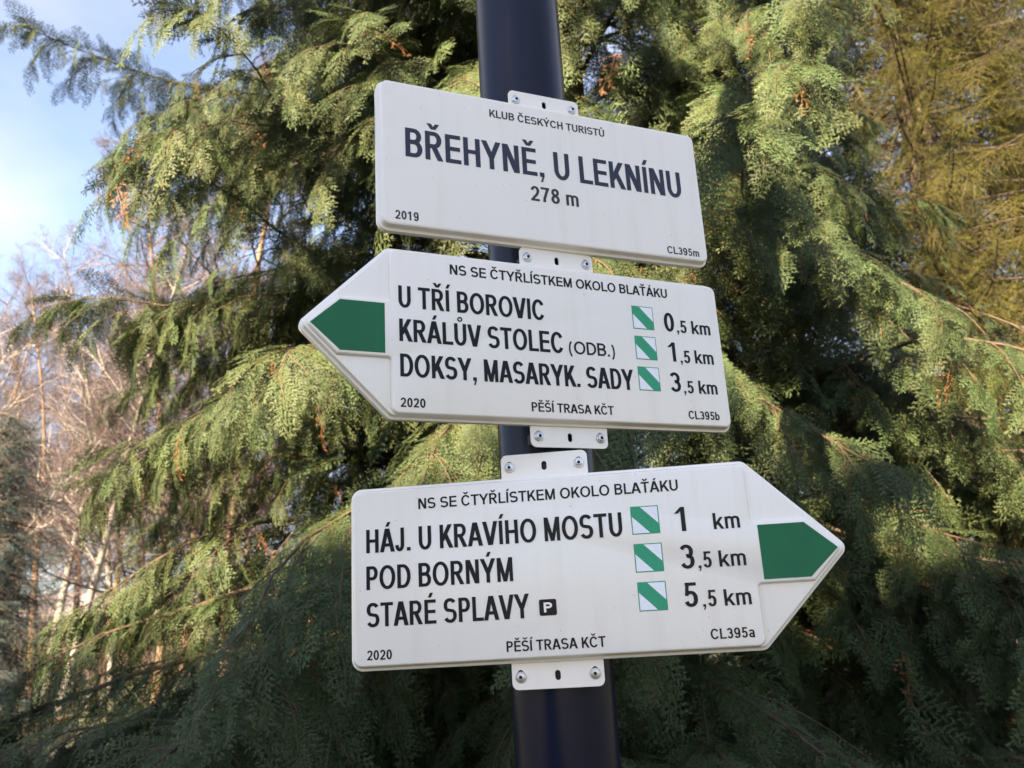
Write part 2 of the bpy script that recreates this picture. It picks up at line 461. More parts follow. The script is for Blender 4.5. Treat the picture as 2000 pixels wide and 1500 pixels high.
        if ch == '9':
            P = s.stroke(s.arc(c, 0.67, rx, 0.34 - T / 2, 0, 345, 23, 2.2), True)
            return w + 2 * dg, P + s.stroke([(c + rx, 0.66), (c + rx, 0.5)] + s.arc(c, 0.35, rx, 0.36 - T / 2, 12, -155, 14, 2.2))
        xh = 0.735
        if ch == 'k':
            w = 0.56 * k; x = .075 * k
            return x + w, s.box(x, 0, x + S, 1) + s.para(x + w - S * .62, xh, x + S * .7, 0.24, S * 1.12) + s.para(x + w - S * .5, 0, x + w * .42, 0.44, S * 1.12)
        if ch == 'm':
            w = 0.80 * k; x = .075 * k; c = x + w / 2; P = s.box(x, 0, x + S * .95, xh)
            for a, b in ((x + S / 2, c), (c, x + w - S / 2)):
                P += s.stroke(s.arc((a + b) / 2, xh - .22, (b - a) / 2, .235 - T / 2, 178, 0, 12, 2.3) + [(b, 0)], S=S * .95)
            return x + w + x, P
        if ch == 'b':
            w = 0.54 * k; x = .075 * k; xo = x + w - S / 2
            return x + w + dg, s.box(x, 0, x + S, 1) + s.stroke(s.arc((x + S / 2 + xo) / 2, xh / 2, (xo - x - S / 2) / 2, xh / 2 + .01 - T / 2, 0, 345, 23, 2.2), True)
        if ch == 'a':
            w = 0.54 * k; x = .05 * k; xo = x + w - S * .7
            P = s.stroke(s.arc((x + S / 2 + xo) / 2, xh - .2, (xo - x - S / 2) / 2, .21 - T / 2, 165, 0, 12, 2.3) + [(xo, 0.12), (xo + S * .25, 0)], S=S * .95)
            return x + w + x, P + s.stroke(s.arc((x + S / 2 + xo) / 2, .215, (xo - x - S / 2) / 2, .225 - T / 2, 0, 345, 20, 2.2), True, S * .9)
        raise KeyError(ch)

def ink(polys): 
    xs_ = [p[0] for v, _ in polys for p in v]; return min(xs_), max(xs_)

def text_mesh(txt, width, cap, S=0.155, T=0.135):
    """one line of lettering, fitted to an ink width; returns strips in metres"""
    k = 0.9
    for _ in range(12):
        G = Glyphs(k, S, T); x = 0; out = []
        for ch in txt:
            adv, P = G.glyph(ch)
            out += [([(a + x, b) for a, b in v], f) for v, f in P]; x += adv
        a, b = ink(out); cur = (b - a) * cap
        if abs(cur - width) < 1e-5: break
        k *= 1 + (width / cur - 1) * 1.05
    a, b = ink(out)
    return [([((p - a) * cap, q * cap) for p, q in v], f) for v, f in out]

def lettering(parent, name, txt, u, v, width, cap, depth, z0, mat, S=0.155, T=0.135, lift=0.00035):
    mb = MB()
    for i, (pv, pf) in enumerate(text_mesh(txt, width, cap, S, T)):
        y = -(depth + lift + 0.00002 * (i % 7)); n = len(pv)
        top = [(u + p, y, v + q - z0) for p, q in pv]; bot = [(u + p, -(depth - 0.0004), v + q - z0) for p, q in pv]
        faces = []
        edges = {}
        for f in pf:
            faces.append(f)
            for a, b in zip(f, f[1:] + f[:1]):
                if (b, a) in edges: del edges[(b, a)]
                else: edges[(a, b)] = 1
        for (a, b) in edges: faces.append((b, a, a + n, b + n))
        mb.add(top + bot, faces)
    return mb.obj(name, mat, parent)

# ------------------------------------------------------------------ sign bodies
POLE = Vector((0.03867, 1.03754, 0.0)); PR = 0.06; OFF = 0.0074; WB = PR + OFF; D = 0.012

def rounded(poly, radii, n=6):
    """poly ccw corners -> rounded outline"""
    P = []
    N = len(poly)
    for i in range(N):
        a, b, c = Vector(poly[i - 1]), Vector(poly[i]), Vector(poly[(i + 1) % N]); r = radii[i]
        d1, d2 = (a - b).normalized(), (c - b).normalized()
        ang = d1.angle(d2); t = r / math.tan(ang / 2)
        p1, p2 = b + d1 * t, b + d2 * t
        ctr = b + (d1 + d2).normalized() * (r / math.sin(ang / 2))
        a1 = math.atan2(p1.y - ctr.y, p1.x - ctr.x); a2 = math.atan2(p2.y - ctr.y, p2.x - ctr.x)
        da = (a2 - a1 + math.pi) % (2 * math.pi) - math.pi
        for j in range(n + 1):
            t_ = a1 + da * j / n
            P.append((ctr.x + r * math.cos(t_), ctr.y + r * math.sin(t_)))
    return P

def inset(P, d):
    """move every outline point inwards along its normal (ccw outline)"""
    out = []; n = len(P)
    for i in range(n):
        a, b, c = P[i - 1], P[i], P[(i + 1) % n]
        e1 = Vector((b[0] - a[0], b[1] - a[1])); e2 = Vector((c[0] - b[0], c[1] - b[1]))
        if e1.length < 1e-9: e1 = e2
        if e2.length < 1e-9: e2 = e1
        n1 = Vector((-e1.y, e1.x)).normalized(); n2 = Vector((-e2.y, e2.x)).normalized()
        m = (n1 + n2); m = m / max(m.length_squared, 1e-6) * 2 if m.length > 1e-6 else n1
        out.append((b[0] + m.x * d, b[1] + m.y * d))
    return out

def tray(P, steps, z0, back=None):
    """steps: (inset, height w). loops joined, last one capped"""
    mb = MB(); n = len(P); V = []; Fc = []
    for ins, w in steps:
        V += [(x, -w, z - z0) for x, z in inset(P, ins)]
    for k in range(len(steps) - 1):
        for i in range(n):
            j = (i + 1) % n
            Fc.append((k * n + i, k * n + j, (k + 1) * n + j, (k + 1) * n + i))
    Fc.append(tuple((len(steps) - 1) * n + i for i in range(n)))
    Fc.append(tuple(range(n))[::-1])
    mb.add(V, Fc)
    return mb

def smooth_by_angle(o, ang=0.6):
    me = o.data
    me.polygons.foreach_set('use_smooth', [True] * len(me.polygons))
    try: me.set_sharp_from_angle(angle=ang)
    except Exception: pass

def holed_plate(name, outline, holes, thick, mat, parent, y, z0):
    cu = bpy.data.curves.new(name, 'CURVE'); cu.dimensions = '2D'; cu.fill_mode = 'BOTH'; cu.extrude = thick / 2
    cu.bevel_depth = 0.0003; cu.offset = -0.0003; cu.bevel_resolution = 1
    for loop in [outline] + holes:
        s = cu.splines.new('POLY'); s.points.add(len(loop) - 1); s.use_cyclic_u = True
        for p, (x, z) in zip(s.points, loop): p.co = (x, z, 0, 1)
    tmp = bpy.data.objects.new('tmp', cu); COL.objects.link(tmp)
    dg = bpy.context.evaluated_depsgraph_get()
    me = bpy.data.meshes.new_from_object(tmp.evaluated_get(dg))
    bpy.data.objects.remove(tmp)
    me.transform(Matrix.Rotation(math.pi / 2, 4, 'X'))
    me.transform(Matrix.Translation((0, y, -z0)))
    me.materials.clear(); me.materials.append(mat); me.name = name
    o = bpy.data.objects.new(name, me)
    return link(o, parent)

def circle(cx, cz, r, n=20, rx=None): return [(cx + (rx or r) * math.cos(2 * math.pi * i / n), cz + r * math.sin(2 * math.pi * i / n)) for i in range(n)]
def slot(cx, cz, w, h, n=8):
    P = []
    for i in range(n + 1): t = math.pi * i / n; P.append((cx + w / 2 * math.cos(t), cz + h / 2 - w / 2 + w / 2 * math.sin(t)))
    for i in range(n + 1): t = math.pi + math.pi * i / n; P.append((cx + w / 2 * math.cos(t), cz - h / 2 + w / 2 + w / 2 * math.sin(t)))
    return P

SCREW = None
def screw_mesh():
    """button head with a hexagon socket, seen from -Y"""
    prof = [(0.0050, 0.0), (0.0050, 0.0008), (0.0043, 0.0018), (0.0036, 0.0019), (0.0036, 0.0024), (0.0031, 0.0034), (0.0021, 0.0038)]
    n = 24; V = []; Fc = []
    for r, h in prof: V += [(r * math.cos(2 * math.pi * i / n), -h, r * math.sin(2 * math.pi * i / n)) for i in range(n)]
    for k in range(len(prof) - 1):
        for i in range(n): j = (i + 1) % n; Fc.append((k * n + i, k * n + j, (k + 1) * n + j, (k + 1) * n + i))
    base = len(V) - n
    hexr = []
    for i in range(n):
        a = 2 * math.pi * i / n; q = (a % (math.pi / 3)) - math.pi / 6
        r = 0.00155 / math.cos(q) if True else 0
        hexr.append((r * math.cos(a), r * math.sin(a)))
    h0 = len(V); V += [(x, -0.0038, z) for x, z in hexr]
    for i in range(n): j = (i + 1) % n; Fc.append((base + i, base + j, h0 + j, h0 + i))
    h1 = len(V); V += [(x, -0.0014, z) for x, z in hexr]
    for i in range(n): j = (i + 1) % n; Fc.append((h0 + i, h0 + j, h1 + j, h1 + i))
    Fc.append(tuple(h1 + i for i in range(n)))
    me = bpy.data.meshes.new('screw'); me.from_pydata(V, [], Fc); me.materials.append(MSTEEL); me.materials.append(MDARK)
    me.polygons[-1].material_index = 1
    for p in list(me.polygons)[-1 - n:-1]: p.material_index = 1
    me.update(); return me
SCREW = screw_mesh()
random.seed(5)

def mount(parent, uc_w, z0, v_edge, h, up, screw_v):
    """flange with rounded outer corners, two screws and a middle slot"""
    hw = uc_w / 2; hid = 0.012
    if up: o = [(-hw, v_edge - hid), (hw, v_edge - hid), (hw, v_edge + h), (-hw, v_edge + h)]; r = [0.001, 0.001, 0.007, 0.007]
    else: o = [(-hw, v_edge - h), (hw, v_edge - h), (hw, v_edge + hid), (-hw, v_edge + hid)]; r = [0.007, 0.007, 0.001, 0.001]
    holes = [slot(0, screw_v, 0.0060, 0.0105)]
    for s in (-1, 1): holes.append(slot(s * 0.0408, screw_v + 0.0022, 0.0062, 0.0100))
    pl = holed_plate('mounting_flange', rounded(o, r, 5), holes, 0.0018, MW, parent, -(WB - 0.0022), z0)
    smooth_by_angle(pl, 0.4)
    for s in (-1, 1):
        sc = link(bpy.data.objects.new('screw', SCREW), pl)
        sc.location = (s * 0.0408, -(WB - 0.0010), screw_v - z0 + random.uniform(-0.0004, 0.0004))
        sc.rotation_euler = (0, random.uniform(0, 1), 0); sc.scale = (1.22, 1.0, 1.22)
    # clamp saddle behind the flange
    c = screw_v
    for a, b in ((-0.0445, -0.0355), (0.0355, 0.0445)):
        cb = MB(); cb.box((a, -(WB - 0.0034), c - 0.006 - z0), (b, -0.042, c + 0.006 - z0)); cb.obj('clamp', MDARK, pl)

def marker(parent, u0, vtop, sz, z0, depth):
    """green-white diagonal trail blaze with a thin green border"""
    base = link(bpy.data.objects.new('trail_marker', None), parent)
    base.location = (u0, -depth, vtop - sz - z0)
    def slab(name, pts, lo, hi, mat):
        n = len(pts); V = [(x, -hi, z) for x, z in pts] + [(x, -lo, z) for x, z in pts]
        Fc = [tuple(range(n))] + [(i, i + n, (i + 1) % n + n, (i + 1) % n) for i in range(n)]
        return mesh_obj(name, V, Fc, mat, base)
    slab('stripe', [(0, 0), (sz, 0), (sz, sz), (0, sz)], -0.0002, 0.00025, MGREEN2)
    e = 0.0011; c = sz * 0.36
    slab('white_field', [(e, e), (sz - c, e), (e, sz - c)], 0.0001, 0.0005, MWHITE2)
    slab('white_field', [(sz - e, sz - e), (c, sz - e), (sz - e, c)], 0.0001, 0.0005, MWHITE2)

def finish_sign(root, lines, z0, mats, face):
    for i, (t, u, v, w, c) in enumerate(lines):
        big = t in mats.get('big', ())
        small = c < 0.013
        nm = 'number' if t[0] in '0123456789,' else ('unit_text' if t in ('km', '278 m') else 'lettering')
        lettering(root, nm, t, u, v, w, c, face, z0, mats['big_mat'] if big else (mats['small_mat'] if small else mats['mat']), S=0.182 if small else (0.178 if nm != 'lettering' else 0.156), T=0.150 if small else 0.136, lift=0.0005 if not small else 0.0003)

# --- place-name board
YA, ZTA, WA, HA, UCA, THA = 0.3922, 0.6457, 0.4538, 0.2010, 0.2278, 0.0244
z0 = ZTA - HA
A = empty('place_name_sign', (POLE.x, POLE.y, EYE + z0), YA)
tag(A, 'cream rectangular name board with slate blue place name, highest on the pole', 'sign')
P = rounded([(-UCA, z0), (WA - UCA, z0), (WA - UCA, ZTA), (-UCA, ZTA)], [0.013] * 4)
o = tray(P, [(0.0035, WB - 0.0050), (0.0, WB - 0.0050), (0.0, WB + 0.0014), (0.0004, WB + 0.0020), (0.0026, WB + 0.0026), (0.0032, WB + 0.0030), (0.0042, WB + D - 0.0022), (0.0048, WB + D - 0.0009), (0.0060, WB + D - 0.0002), (0.0075, WB + D)], z0).obj('panel', MW, A)
smooth_by_angle(o, 0.5)
LA = [('KLUB ČESKÝCH TURISTŮ',-0.0842,0.6147,0.1639,0.0107),('BŘEHYNĚ, U LEKNÍNU',-0.1949,0.5400,0.3865,0.0388),('278 m',-0.0340,0.5046,0.0663,0.0203),('2019',-0.2089,0.4559,0.0280,0.0111),('CL395m',0.1584,0.4549,0.0496,0.0105)]
finish_sign(A, LA, z0, {'big': ('BŘEHYNĚ, U LEKNÍNU',), 'big_mat': MTXTB, 'small_mat': MTXTG, 'mat': MTXTG}, WB + D)
mount(A, 0.1014, z0, ZTA, THA, True, 0.6560)

def arrow_sign(name, label, yaw, zt, W, H, uc, th, left, lines, q, tabs, extra=None):
    z0 = zt - H
    R_ = empty(name, (POLE.x, POLE.y, EYE + z0), yaw)
    tag(R_, label, 'direction sign', 'direction signs on the pole')
    u0, u1 = -uc, W - uc; te = 0.1010; vm = zt - H / 2
    if left: poly = [(u0, z0), (u1, z0), (u1, zt), (u0, zt), (u0 - te, vm)]; rr = [0.012, 0.013, 0.013, 0.012, 0.010]
    else: poly = [(u0, z0), (u1, z0), (u1 + te, vm), (u1, zt), (u0, zt)]; rr = [0.013, 0.012, 0.010, 0.012, 0.013]
    P = rounded(poly, rr)
    lo = WB + D - 0.0042
    o = tray(P, [(0.0035, WB - 0.0050), (0.0, WB - 0.0050), (0.0, WB + 0.0014), (0.0004, WB + 0.0020), (0.0026, WB + 0.0026), (0.0032, WB + 0.0030), (0.0036, lo - 0.0012), (0.0042, lo - 0.0003), (0.0052, lo)], z0).obj('panel', MW, R_)
    smooth_by_angle(o, 0.5)
    # raised face: the text field plus the tongue that carries the coloured arrow
    g = 0.0041; hb = 0.0292 + 0.0048; sgn = -1 if left else 1
    ush = u0 if left else u1
    k = te / (H / 2)                                    # slope of the arrow edges
    gi = 0.0062
    ut = ush + sgn * (te - gi * math.hypot(1, k) * 1.0)
    ub = ush + sgn * (te - gi * math.hypot(1, k) - hb * k)
    xs_ = ush - sgn * 0.0005
    if left:
        poly = [(xs_, z0 + g), (u1 - g, z0 + g), (u1 - g, zt - g), (xs_, zt - g), (xs_, vm + hb), (ub, vm + hb), (ut, vm), (ub, vm - hb), (xs_, vm - hb)]
        rr = [0.009, 0.010, 0.010, 0.009, 0.003, 0.003, 0.006, 0.003, 0.003]
    else:
        poly = [(u0 + g, z0 + g), (xs_, z0 + g), (xs_, vm - hb), (ub, vm - hb), (ut, vm), (ub, vm + hb), (xs_, vm + hb), (xs_, zt - g), (u0 + g, zt - g)]
        rr = [0.010, 0.009, 0.003, 0.003, 0.006, 0.003, 0.003, 0.009, 0.010]
    Pr = rounded(poly, rr, 5)
    f = WB + D
    o = tray(Pr, [(0.0, lo - 0.0006), (0.0, lo + 0.0002), (0.0008, lo + 0.0022), (0.0013, f - 0.0010), (0.0022, f - 0.0002), (0.0030, f)], z0).obj('raised_face', MW, R_)
    smooth_by_angle(o, 0.5)
    # green arrow
    sh = ush + sgn * 0.0055; hg = 0.0292; gt = ush + sgn * (te - 0.0137)
    kk = 0.0322 / 0.0292
    gb = gt - sgn * hg * kk
    pts = [(sh, vm - hg), (gb, vm - hg), (gt, vm), (gb, vm + hg), (sh, vm + hg)]
    if left: pts = pts[::-1]
    n = len(pts)
    V = [(x, -(f + 0.00035), z - z0) for x, z in pts] + [(x, -(f - 0.0003), z - z0) for x, z in pts]
    mesh_obj('green_arrow', V, [tuple(range(n))] + [(i, i + n, (i + 1) % n + n, (i + 1) % n) for i in range(n)], MGREEN, R_)
    finish_sign(R_, lines, z0, {'big_mat': MTXT, 'small_mat': MTXT, 'mat': MTXT}, f)
    for j in range(3): marker(R_, q[0], q[2] - j * q[3], q[1], z0, f)
    for v_edge, h, up, sv in tabs: mount(R_, 0.1014, z0, v_edge, h, up, sv)
    return R_, z0, f

LB = [('NS SE ČTYŘLÍSTKEM OKOLO BLAŤÁKU',-0.1475,0.3914,0.2978,0.0124),('U TŘÍ BOROVIC',-0.2099,0.3447,0.1803,0.0261),('KRÁLŮV STOLEC',-0.2096,0.3046,0.2022,0.0264),('(ODB.)',0.0008,0.3051,0.0631,0.0161),('DOKSY, MASARYK. SADY',-0.2094,0.2636,0.2964,0.0263),
('2020',-0.2097,0.2291,0.0280,0.0104),('PĚŠÍ TRASA KČT',-0.0536,0.2309,0.1085,0.0110),('CL395b',0.1624,0.2304,0.0469,0.0107),
('0',0.1412,0.3456,0.0148,0.0251),(',5',0.1596,0.3452,0.0148,0.0167),('km',0.1827,0.3451,0.0287,0.0176),('1',0.1420,0.3051,0.0113,0.0255),(',5',0.1598,0.3044,0.0148,0.0165),('km',0.1823,0.3048,0.0286,0.0176),('3',0.1408,0.2651,0.0149,0.0251),(',5',0.1599,0.2641,0.0146,0.0162),('km',0.1827,0.2644,0.0283,0.0172)]
arrow_sign('direction_sign', 'cream arrow board pointing left with green arrowhead, the middle one of three', 0.4113, 0.4202, 0.4526, 0.2032, 0.2204, 0.0252, True, LB,
           (0.0944, 0.0309, 0.3759, 0.0404), [(0.4202, 0.0252, True, 0.4311), (0.2170, 0.0252, False, 0.2042)])
LC = [('NS SE ČTYŘLÍSTKEM OKOLO BLAŤÁKU',-0.1479,0.1298,0.2978,0.0123),('HÁJ. U KRAVÍHO MOSTU',-0.2102,0.0833,0.2942,0.0266),('POD BORNÝM',-0.2104,0.0420,0.1685,0.0264),('STARÉ SPLAVY',-0.2103,0.0013,0.1849,0.0262),
('2020',-0.2103,-0.0341,0.0282,0.0104),('PĚŠÍ TRASA KČT',-0.0534,-0.0332,0.1085,0.0112),('CL395a',0.1673,-0.0316,0.0464,0.0107),
('1',0.1423,0.0843,0.0117,0.0268),('km',0.1840,0.0841,0.0286,0.0177),('3',0.1442,0.0437,0.0150,0.0256),(',5',0.1627,0.0435,0.0146,0.0173),('km',0.1854,0.0435,0.0287,0.0174),('5',0.1438,0.0032,0.0144,0.0255),(',5',0.1629,0.0025,0.0147,0.0171),('km',0.1860,0.0022,0.0285,0.0172)]
RC, z0c, fc = arrow_sign('direction_sign', 'cream arrow board pointing right with black parking symbol, lowest on the pole', -0.1038, 0.1590, 0.4563, 0.2051, 0.2310, 0.0281, False, LC,
           (0.0944, 0.0310, 0.1150, 0.0414), [(0.1590, 0.0281, True, 0.1720), (-0.0461, 0.0281, False, -0.0605)])
# parking symbol: black rounded square with a cream P
Pk = rounded([(-0.0148, 0.0028), (0.0044, 0.0028), (0.0044, 0.0202), (-0.0148, 0.0202)], [0.002] * 4, 4)
V = [(x, -(fc + 0.0005), z - z0c) for x, z in Pk] + [(x, -(fc - 0.0003), z - z0c) for x, z in Pk]; n = len(Pk)
pk = mesh_obj('parking_symbol', V, [tuple(range(n))] + [(i, i + n, (i + 1) % n + n, (i + 1) % n) for i in range(n)], MTXT, RC)
lettering(pk, 'white_letter', 'P', -0.0097, 0.0062, 0.0094, 0.0106, fc + 0.0005, z0c, MW, S=0.24, T=0.2, lift=0.0002)

# a short rust bleed where the lowest board meets its upper flange
MRUST = simple('rust_stain', (0.50, 0.30, 0.18), 0.7, var=.35, nscale=300)
rs = MB(); rr_ = random.Random(2); x = -0.002
for k in range(9):
    w = rr_.uniform(.0012, .0030); zc = 0.1614 - z0c + rr_.uniform(-.0002, .0002); hh = rr_.uniform(.00012, .0003)
    rs.add([(x, -(WB - 0.00125), zc - hh), (x + w, -(WB - 0.00125), zc - hh), (x + w, -(WB - 0.00125), zc + hh), (x, -(WB - 0.00125), zc + hh)], [(0, 1, 2, 3)]); x += w + rr_.uniform(0, .0012)
ro_ = rs.obj('rust_stain', MRUST, RC); ro_['kind'] = 'stuff'
# --- pole
mb = MB(); ns = 64; zs = [0.0, 0.3, 1.2, 2.2, 3.2, 4.2]
mb.tube([(0, 0, z) for z in zs], [PR] * len(zs), ns)
po = empty('sign_pole', (POLE.x, POLE.y, 0)); tag(po, 'glossy navy black round steel post carrying the three cream boards', 'pole')
sh = mb.obj('shaft', MPOLE, po, smooth=True); smooth_by_angle(sh, 0.6)
cb = MB(); cb.tube([(0, 0, 4.2), (0, 0, 4.215), (0, 0, 4.235)], [PR + 0.003, PR + 0.003, 0.02], 48); cb.obj('cap', MPOLE, po)
bb = MB(); bb.tube([(0, 0, 0.0), (0, 0, 0.02), (0, 0, 0.022), (0, 0, 0.05)], [0.13, 0.13, PR + 0.01, PR + 0.002], 40); bb.obj('base_flange', MPOLE, po)

# ------------------------------------------------------------------ conifer foliage
def kites(B, Dr, Ln, Wd, age, wood, Nn=None, lift=0.3, rng=None):
    """flat little scale shoots: 5 vertices, 4 triangles each"""
    B, Dr, Ln, Wd = map(np.asarray, (B, Dr, Ln, Wd))
    Dr = Dr / np.linalg.norm(Dr, axis=1, keepdims=True)
    if Nn is None: Nn = np.tile([0, 0, 1.0], (len(B), 1))
    S = np.cross(Nn, Dr); S /= np.linalg.norm(S, axis=1, keepdims=True) + 1e-9
    Nn = np.cross(Dr, S)
    l, w = Ln[:, None], Wd[:, None]
    V = np.stack([B, B + Dr * l * .38 - S * w * .5, B + Dr * l * .38 + S * w * .5, B + Dr * l, B + Dr * l * .42 + Nn * w * lift], 1).reshape(-1, 3)
    n = len(B); o = (np.arange(n) * 5)[:, None]
    F = np.concatenate([o + [[0, 1, 4]], o + [[1, 3, 4]], o + [[3, 2, 4]], o + [[2, 0, 4]]], 1).reshape(-1, 3)
    a = np.repeat(age, 5); a = a + np.tile([0, .05, .05, .25, .05], n)
    return V, F, a, np.repeat(wood, 5)

def finish_leafmesh(name, parts, mat, bend):
    V = np.concatenate([p[0] for p in parts]); off = np.cumsum([0] + [len(p[0]) for p in parts[:-1]])
    F = np.concatenate([p[1] + o for p, o in zip(parts, off)])
    a = np.concatenate([p[2] for p in parts]); w = np.concatenate([p[3] for p in parts])
    V = bend(V)
    me = np_mesh(name, V, F, mat, 3)
    at = me.attributes.new('age', 'FLOAT_COLOR', 'POINT')
    c = np.zeros((len(V), 4), dtype=np.float32); c[:, 0] = np.clip(a, 0, 1); c[:, 1] = w; c[:, 3] = 1
    at.data.foreach_set('color', c.ravel())
    return me

def spray_mesh(name, seed, mat, L0=0.27, width=0.115, dens=1.0, droop=1.3):
    """a drooping flat cypress spray growing along +X in the XY plane, Z is its upper side"""
    r = np.random.default_rng(seed)
    B, Dr, Ln, Wd, Ag, Wo, Nn = [], [], [], [], [], [], []
    def el(b, d, l, w, a, wo=0.0, tilt=0.25):
        B.append(b); Dr.append((d[0], d[1], d[2])); Ln.append(l); Wd.append(w); Ag.append(a); Wo.append(wo)
        Nn.append((r.normal(0, tilt), r.normal(0, tilt), 1.0))
    wob = r.normal(0, 1, 4)
    def axis(x): return 0.012 * math.sin(x * 14 + wob[0]) + 0.02 * wob[1] * (x / L0) ** 2
    # rachis
    n = 26
    for i in range(n):
        x = L0 * i / n; y = axis(x); y2 = axis(x + L0 / n)
        el((x, y, 0), (L0 / n, y2 - y, 0), L0 / n * 1.5, 0.0040 * (1 - .7 * i / n), 0.4, 1.0 if i < n * .55 else 0.2)
    sp = 0.0130 / dens
    x = 0.008; side = 1
    while x < L0:
        t = x / L0
        shp = min(1, (t + .12) / .34) * (1 - t) ** .75 + 0.10
        l2 = width * shp * r.uniform(.72, 1.12)
        a = rad(r.normal(48 - 12 * t, 5)); by = axis(x)
        z2 = r.normal(0, .10)
        d2 = np.array([math.cos(a), side * math.sin(a), z2]); cv = r.normal(0.25, .15)
        s = 0.004; s2 = 1; roll = r.normal(0, .18)
        pts = []
        m = max(3, int(l2 / 0.010))
        for j in range(m):
            q = l2 * j / m
            p = np.array([x, by, 0]) + d2 * q + np.array([1, 0, 0]) * cv * q * q / max(l2, .01)
            pts.append(p)
        for j in range(m):
            d = (pts[j + 1] - pts[j]) if j < m - 1 else (pts[j] - pts[j - 1])
            el(tuple(pts[j]), tuple(d), l2 / m * 1.5, 0.0028 * (1 - .4 * j / m), 0.35 + .4 * j / m)
        while s < l2:
            u = s / l2; j = min(int(u * m), m - 1)
            p = np.array([x, by, 0]) + d2 * s + np.array([1, 0, 0]) * cv * s * s / max(l2, .01)
            dd = (pts[j] - pts[j - 1]) if j > 0 else d2; dd = dd / np.linalg.norm(dd)
            l3 = (0.030 * (1 - u) ** .8 + 0.006) * r.uniform(.75, 1.15) * min(1, .5 + u * 2)
            a3 = rad(r.normal(44, 6)) * s2
            d3 = np.array([dd[0] * math.cos(a3) - dd[1] * math.sin(a3), dd[0] * math.sin(a3) + dd[1] * math.cos(a3), dd[2] + roll * s2 * .5 + r.normal(0, .10)])
            el(tuple(p), tuple(d3), l3, 0.0030, 0.40 + .45 * u)
            q = 0.003; s3 = 1
            while q < l3 * .9:
                a4 = rad(27) * s3
                d4 = (d3[0] * math.cos(a4) - d3[1] * math.sin(a4), d3[0] * math.sin(a4) + d3[1] * math.cos(a4), d3[2] + r.normal(0, .15))
                l4 = (0.0075 * (1 - q / l3) + 0.0045) * r.uniform(.8, 1.2)
                el(tuple(p + d3 * q), d4, l4, 0.0022, 0.45 + .45 * u + .1 * (q / l3))
                q += 0.0042; s3 = -s3
            s += 0.0078 / dens * r.uniform(.85, 1.15); s2 = -s2
        x += sp * r.uniform(.8, 1.2); side = -side
    kz = kites(B, Dr, np.array(Ln), np.array(Wd), np.array(Ag), np.array(Wo), np.array(Nn))
    dr = droop * r.uniform(.8, 1.2); tw = r.normal(0, .6)
    def bend(V):
        x, y, z = V[:, 0], V[:, 1], V[:, 2]
        z2 = z - dr * x ** 2 - 2.6 * y ** 2 * (0.5 + x / L0) + tw * x * y * 1.5 + .004 * np.sin(x * 40 + y * 55)
        return np.stack([x - .35 * dr * dr * x ** 3, y, z2], 1)
    return finish_leafmesh(name, [kz], mat, bend)

def needle_mesh(name, seed, mat, L0=0.30, nl=0.014, sub=7, dens=1.0, nw=0.0013):
    """spruce twig growing along +X: side shoots in a flattened fan, all clothed in needles"""
    r = np.random.default_rng(seed)
    B, Dr, Ln, Wd, Ag, Wo, Nn = [], [], [], [], [], [], []
    def shoot(p0, d, l, age0):
        d = d / np.linalg.norm(d); up = np.array([0, 0, 1.0]); s = np.cross(up, d); s /= np.linalg.norm(s); u = np.cross(d, s)
        m = 6; cur = p0.copy(); st = l / m
        for j in range(m):
            dd = d + np.array([0, 0, -0.10 * j / m + r.normal(0, .05)])
            B.append(tuple(cur)); Dr.append(tuple(dd)); Ln.append(st * 1.5); Wd.append(.004 * (1 - .5 * j / m)); Ag.append(.3); Wo.append(1); Nn.append(tuple(u))
            nn = int(st / 0.0026 * dens)
            for k in range(nn):
                a = r.uniform(0, 2 * math.pi); q = cur + dd * (st * k / nn)
                rd = s * math.cos(a) + u * (math.sin(a) * .7 + .25)
                nd = d * .75 + rd * r.uniform(.6, .95)
                B.append(tuple(q)); Dr.append(tuple(nd)); Ln.append(nl * r.uniform(.75, 1.15)); Wd.append(nw)
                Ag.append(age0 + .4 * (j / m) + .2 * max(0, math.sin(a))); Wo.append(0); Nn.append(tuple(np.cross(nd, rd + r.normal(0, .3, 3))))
            cur = cur + dd * st
        return cur
    shoot(np.array([0., 0, 0]), np.array([1., 0, 0]), L0, .3)
    for i in range(sub):
        t = .08 + .75 * i / sub; sd = 1 if i % 2 else -1; a = rad(r.normal(48, 7))
        l = (L0 * .58) * (1 - t) ** .7 * r.uniform(.75, 1.1)
        shoot(np.array([L0 * t, 0, -.0]), np.array([math.cos(a), sd * math.sin(a), r.normal(-.12, .12)]), l, .3)
    kz = kites(B, Dr, np.array(Ln), np.array(Wd), np.array(Ag), np.array(Wo), np.array(Nn), lift=.15)
    return finish_leafmesh(name, [kz], mat, lambda V: np.stack([V[:, 0], V[:, 1], V[:, 2] - .7 * V[:, 0] ** 2], 1))

def frame(d, n):
    """rows->matrix columns X=d, Z~n"""
    d = d / np.linalg.norm(d, axis=1, keepdims=True)
    y = np.cross(n, d); y /= np.linalg.norm(y, axis=1, keepdims=True) + 1e-9
    z = np.cross(d, y)
    return np.stack([d, y, z], 2)

def euler_xyz(Mx):
    sy = -Mx[:, 2, 0]; b = np.arcsin(np.clip(sy, -1, 1))
    a = np.arctan2(Mx[:, 2, 1], Mx[:, 2, 2]); c = np.arctan2(Mx[:, 1, 0], Mx[:, 0, 0])
    return np.stack([a, b, c], 1)

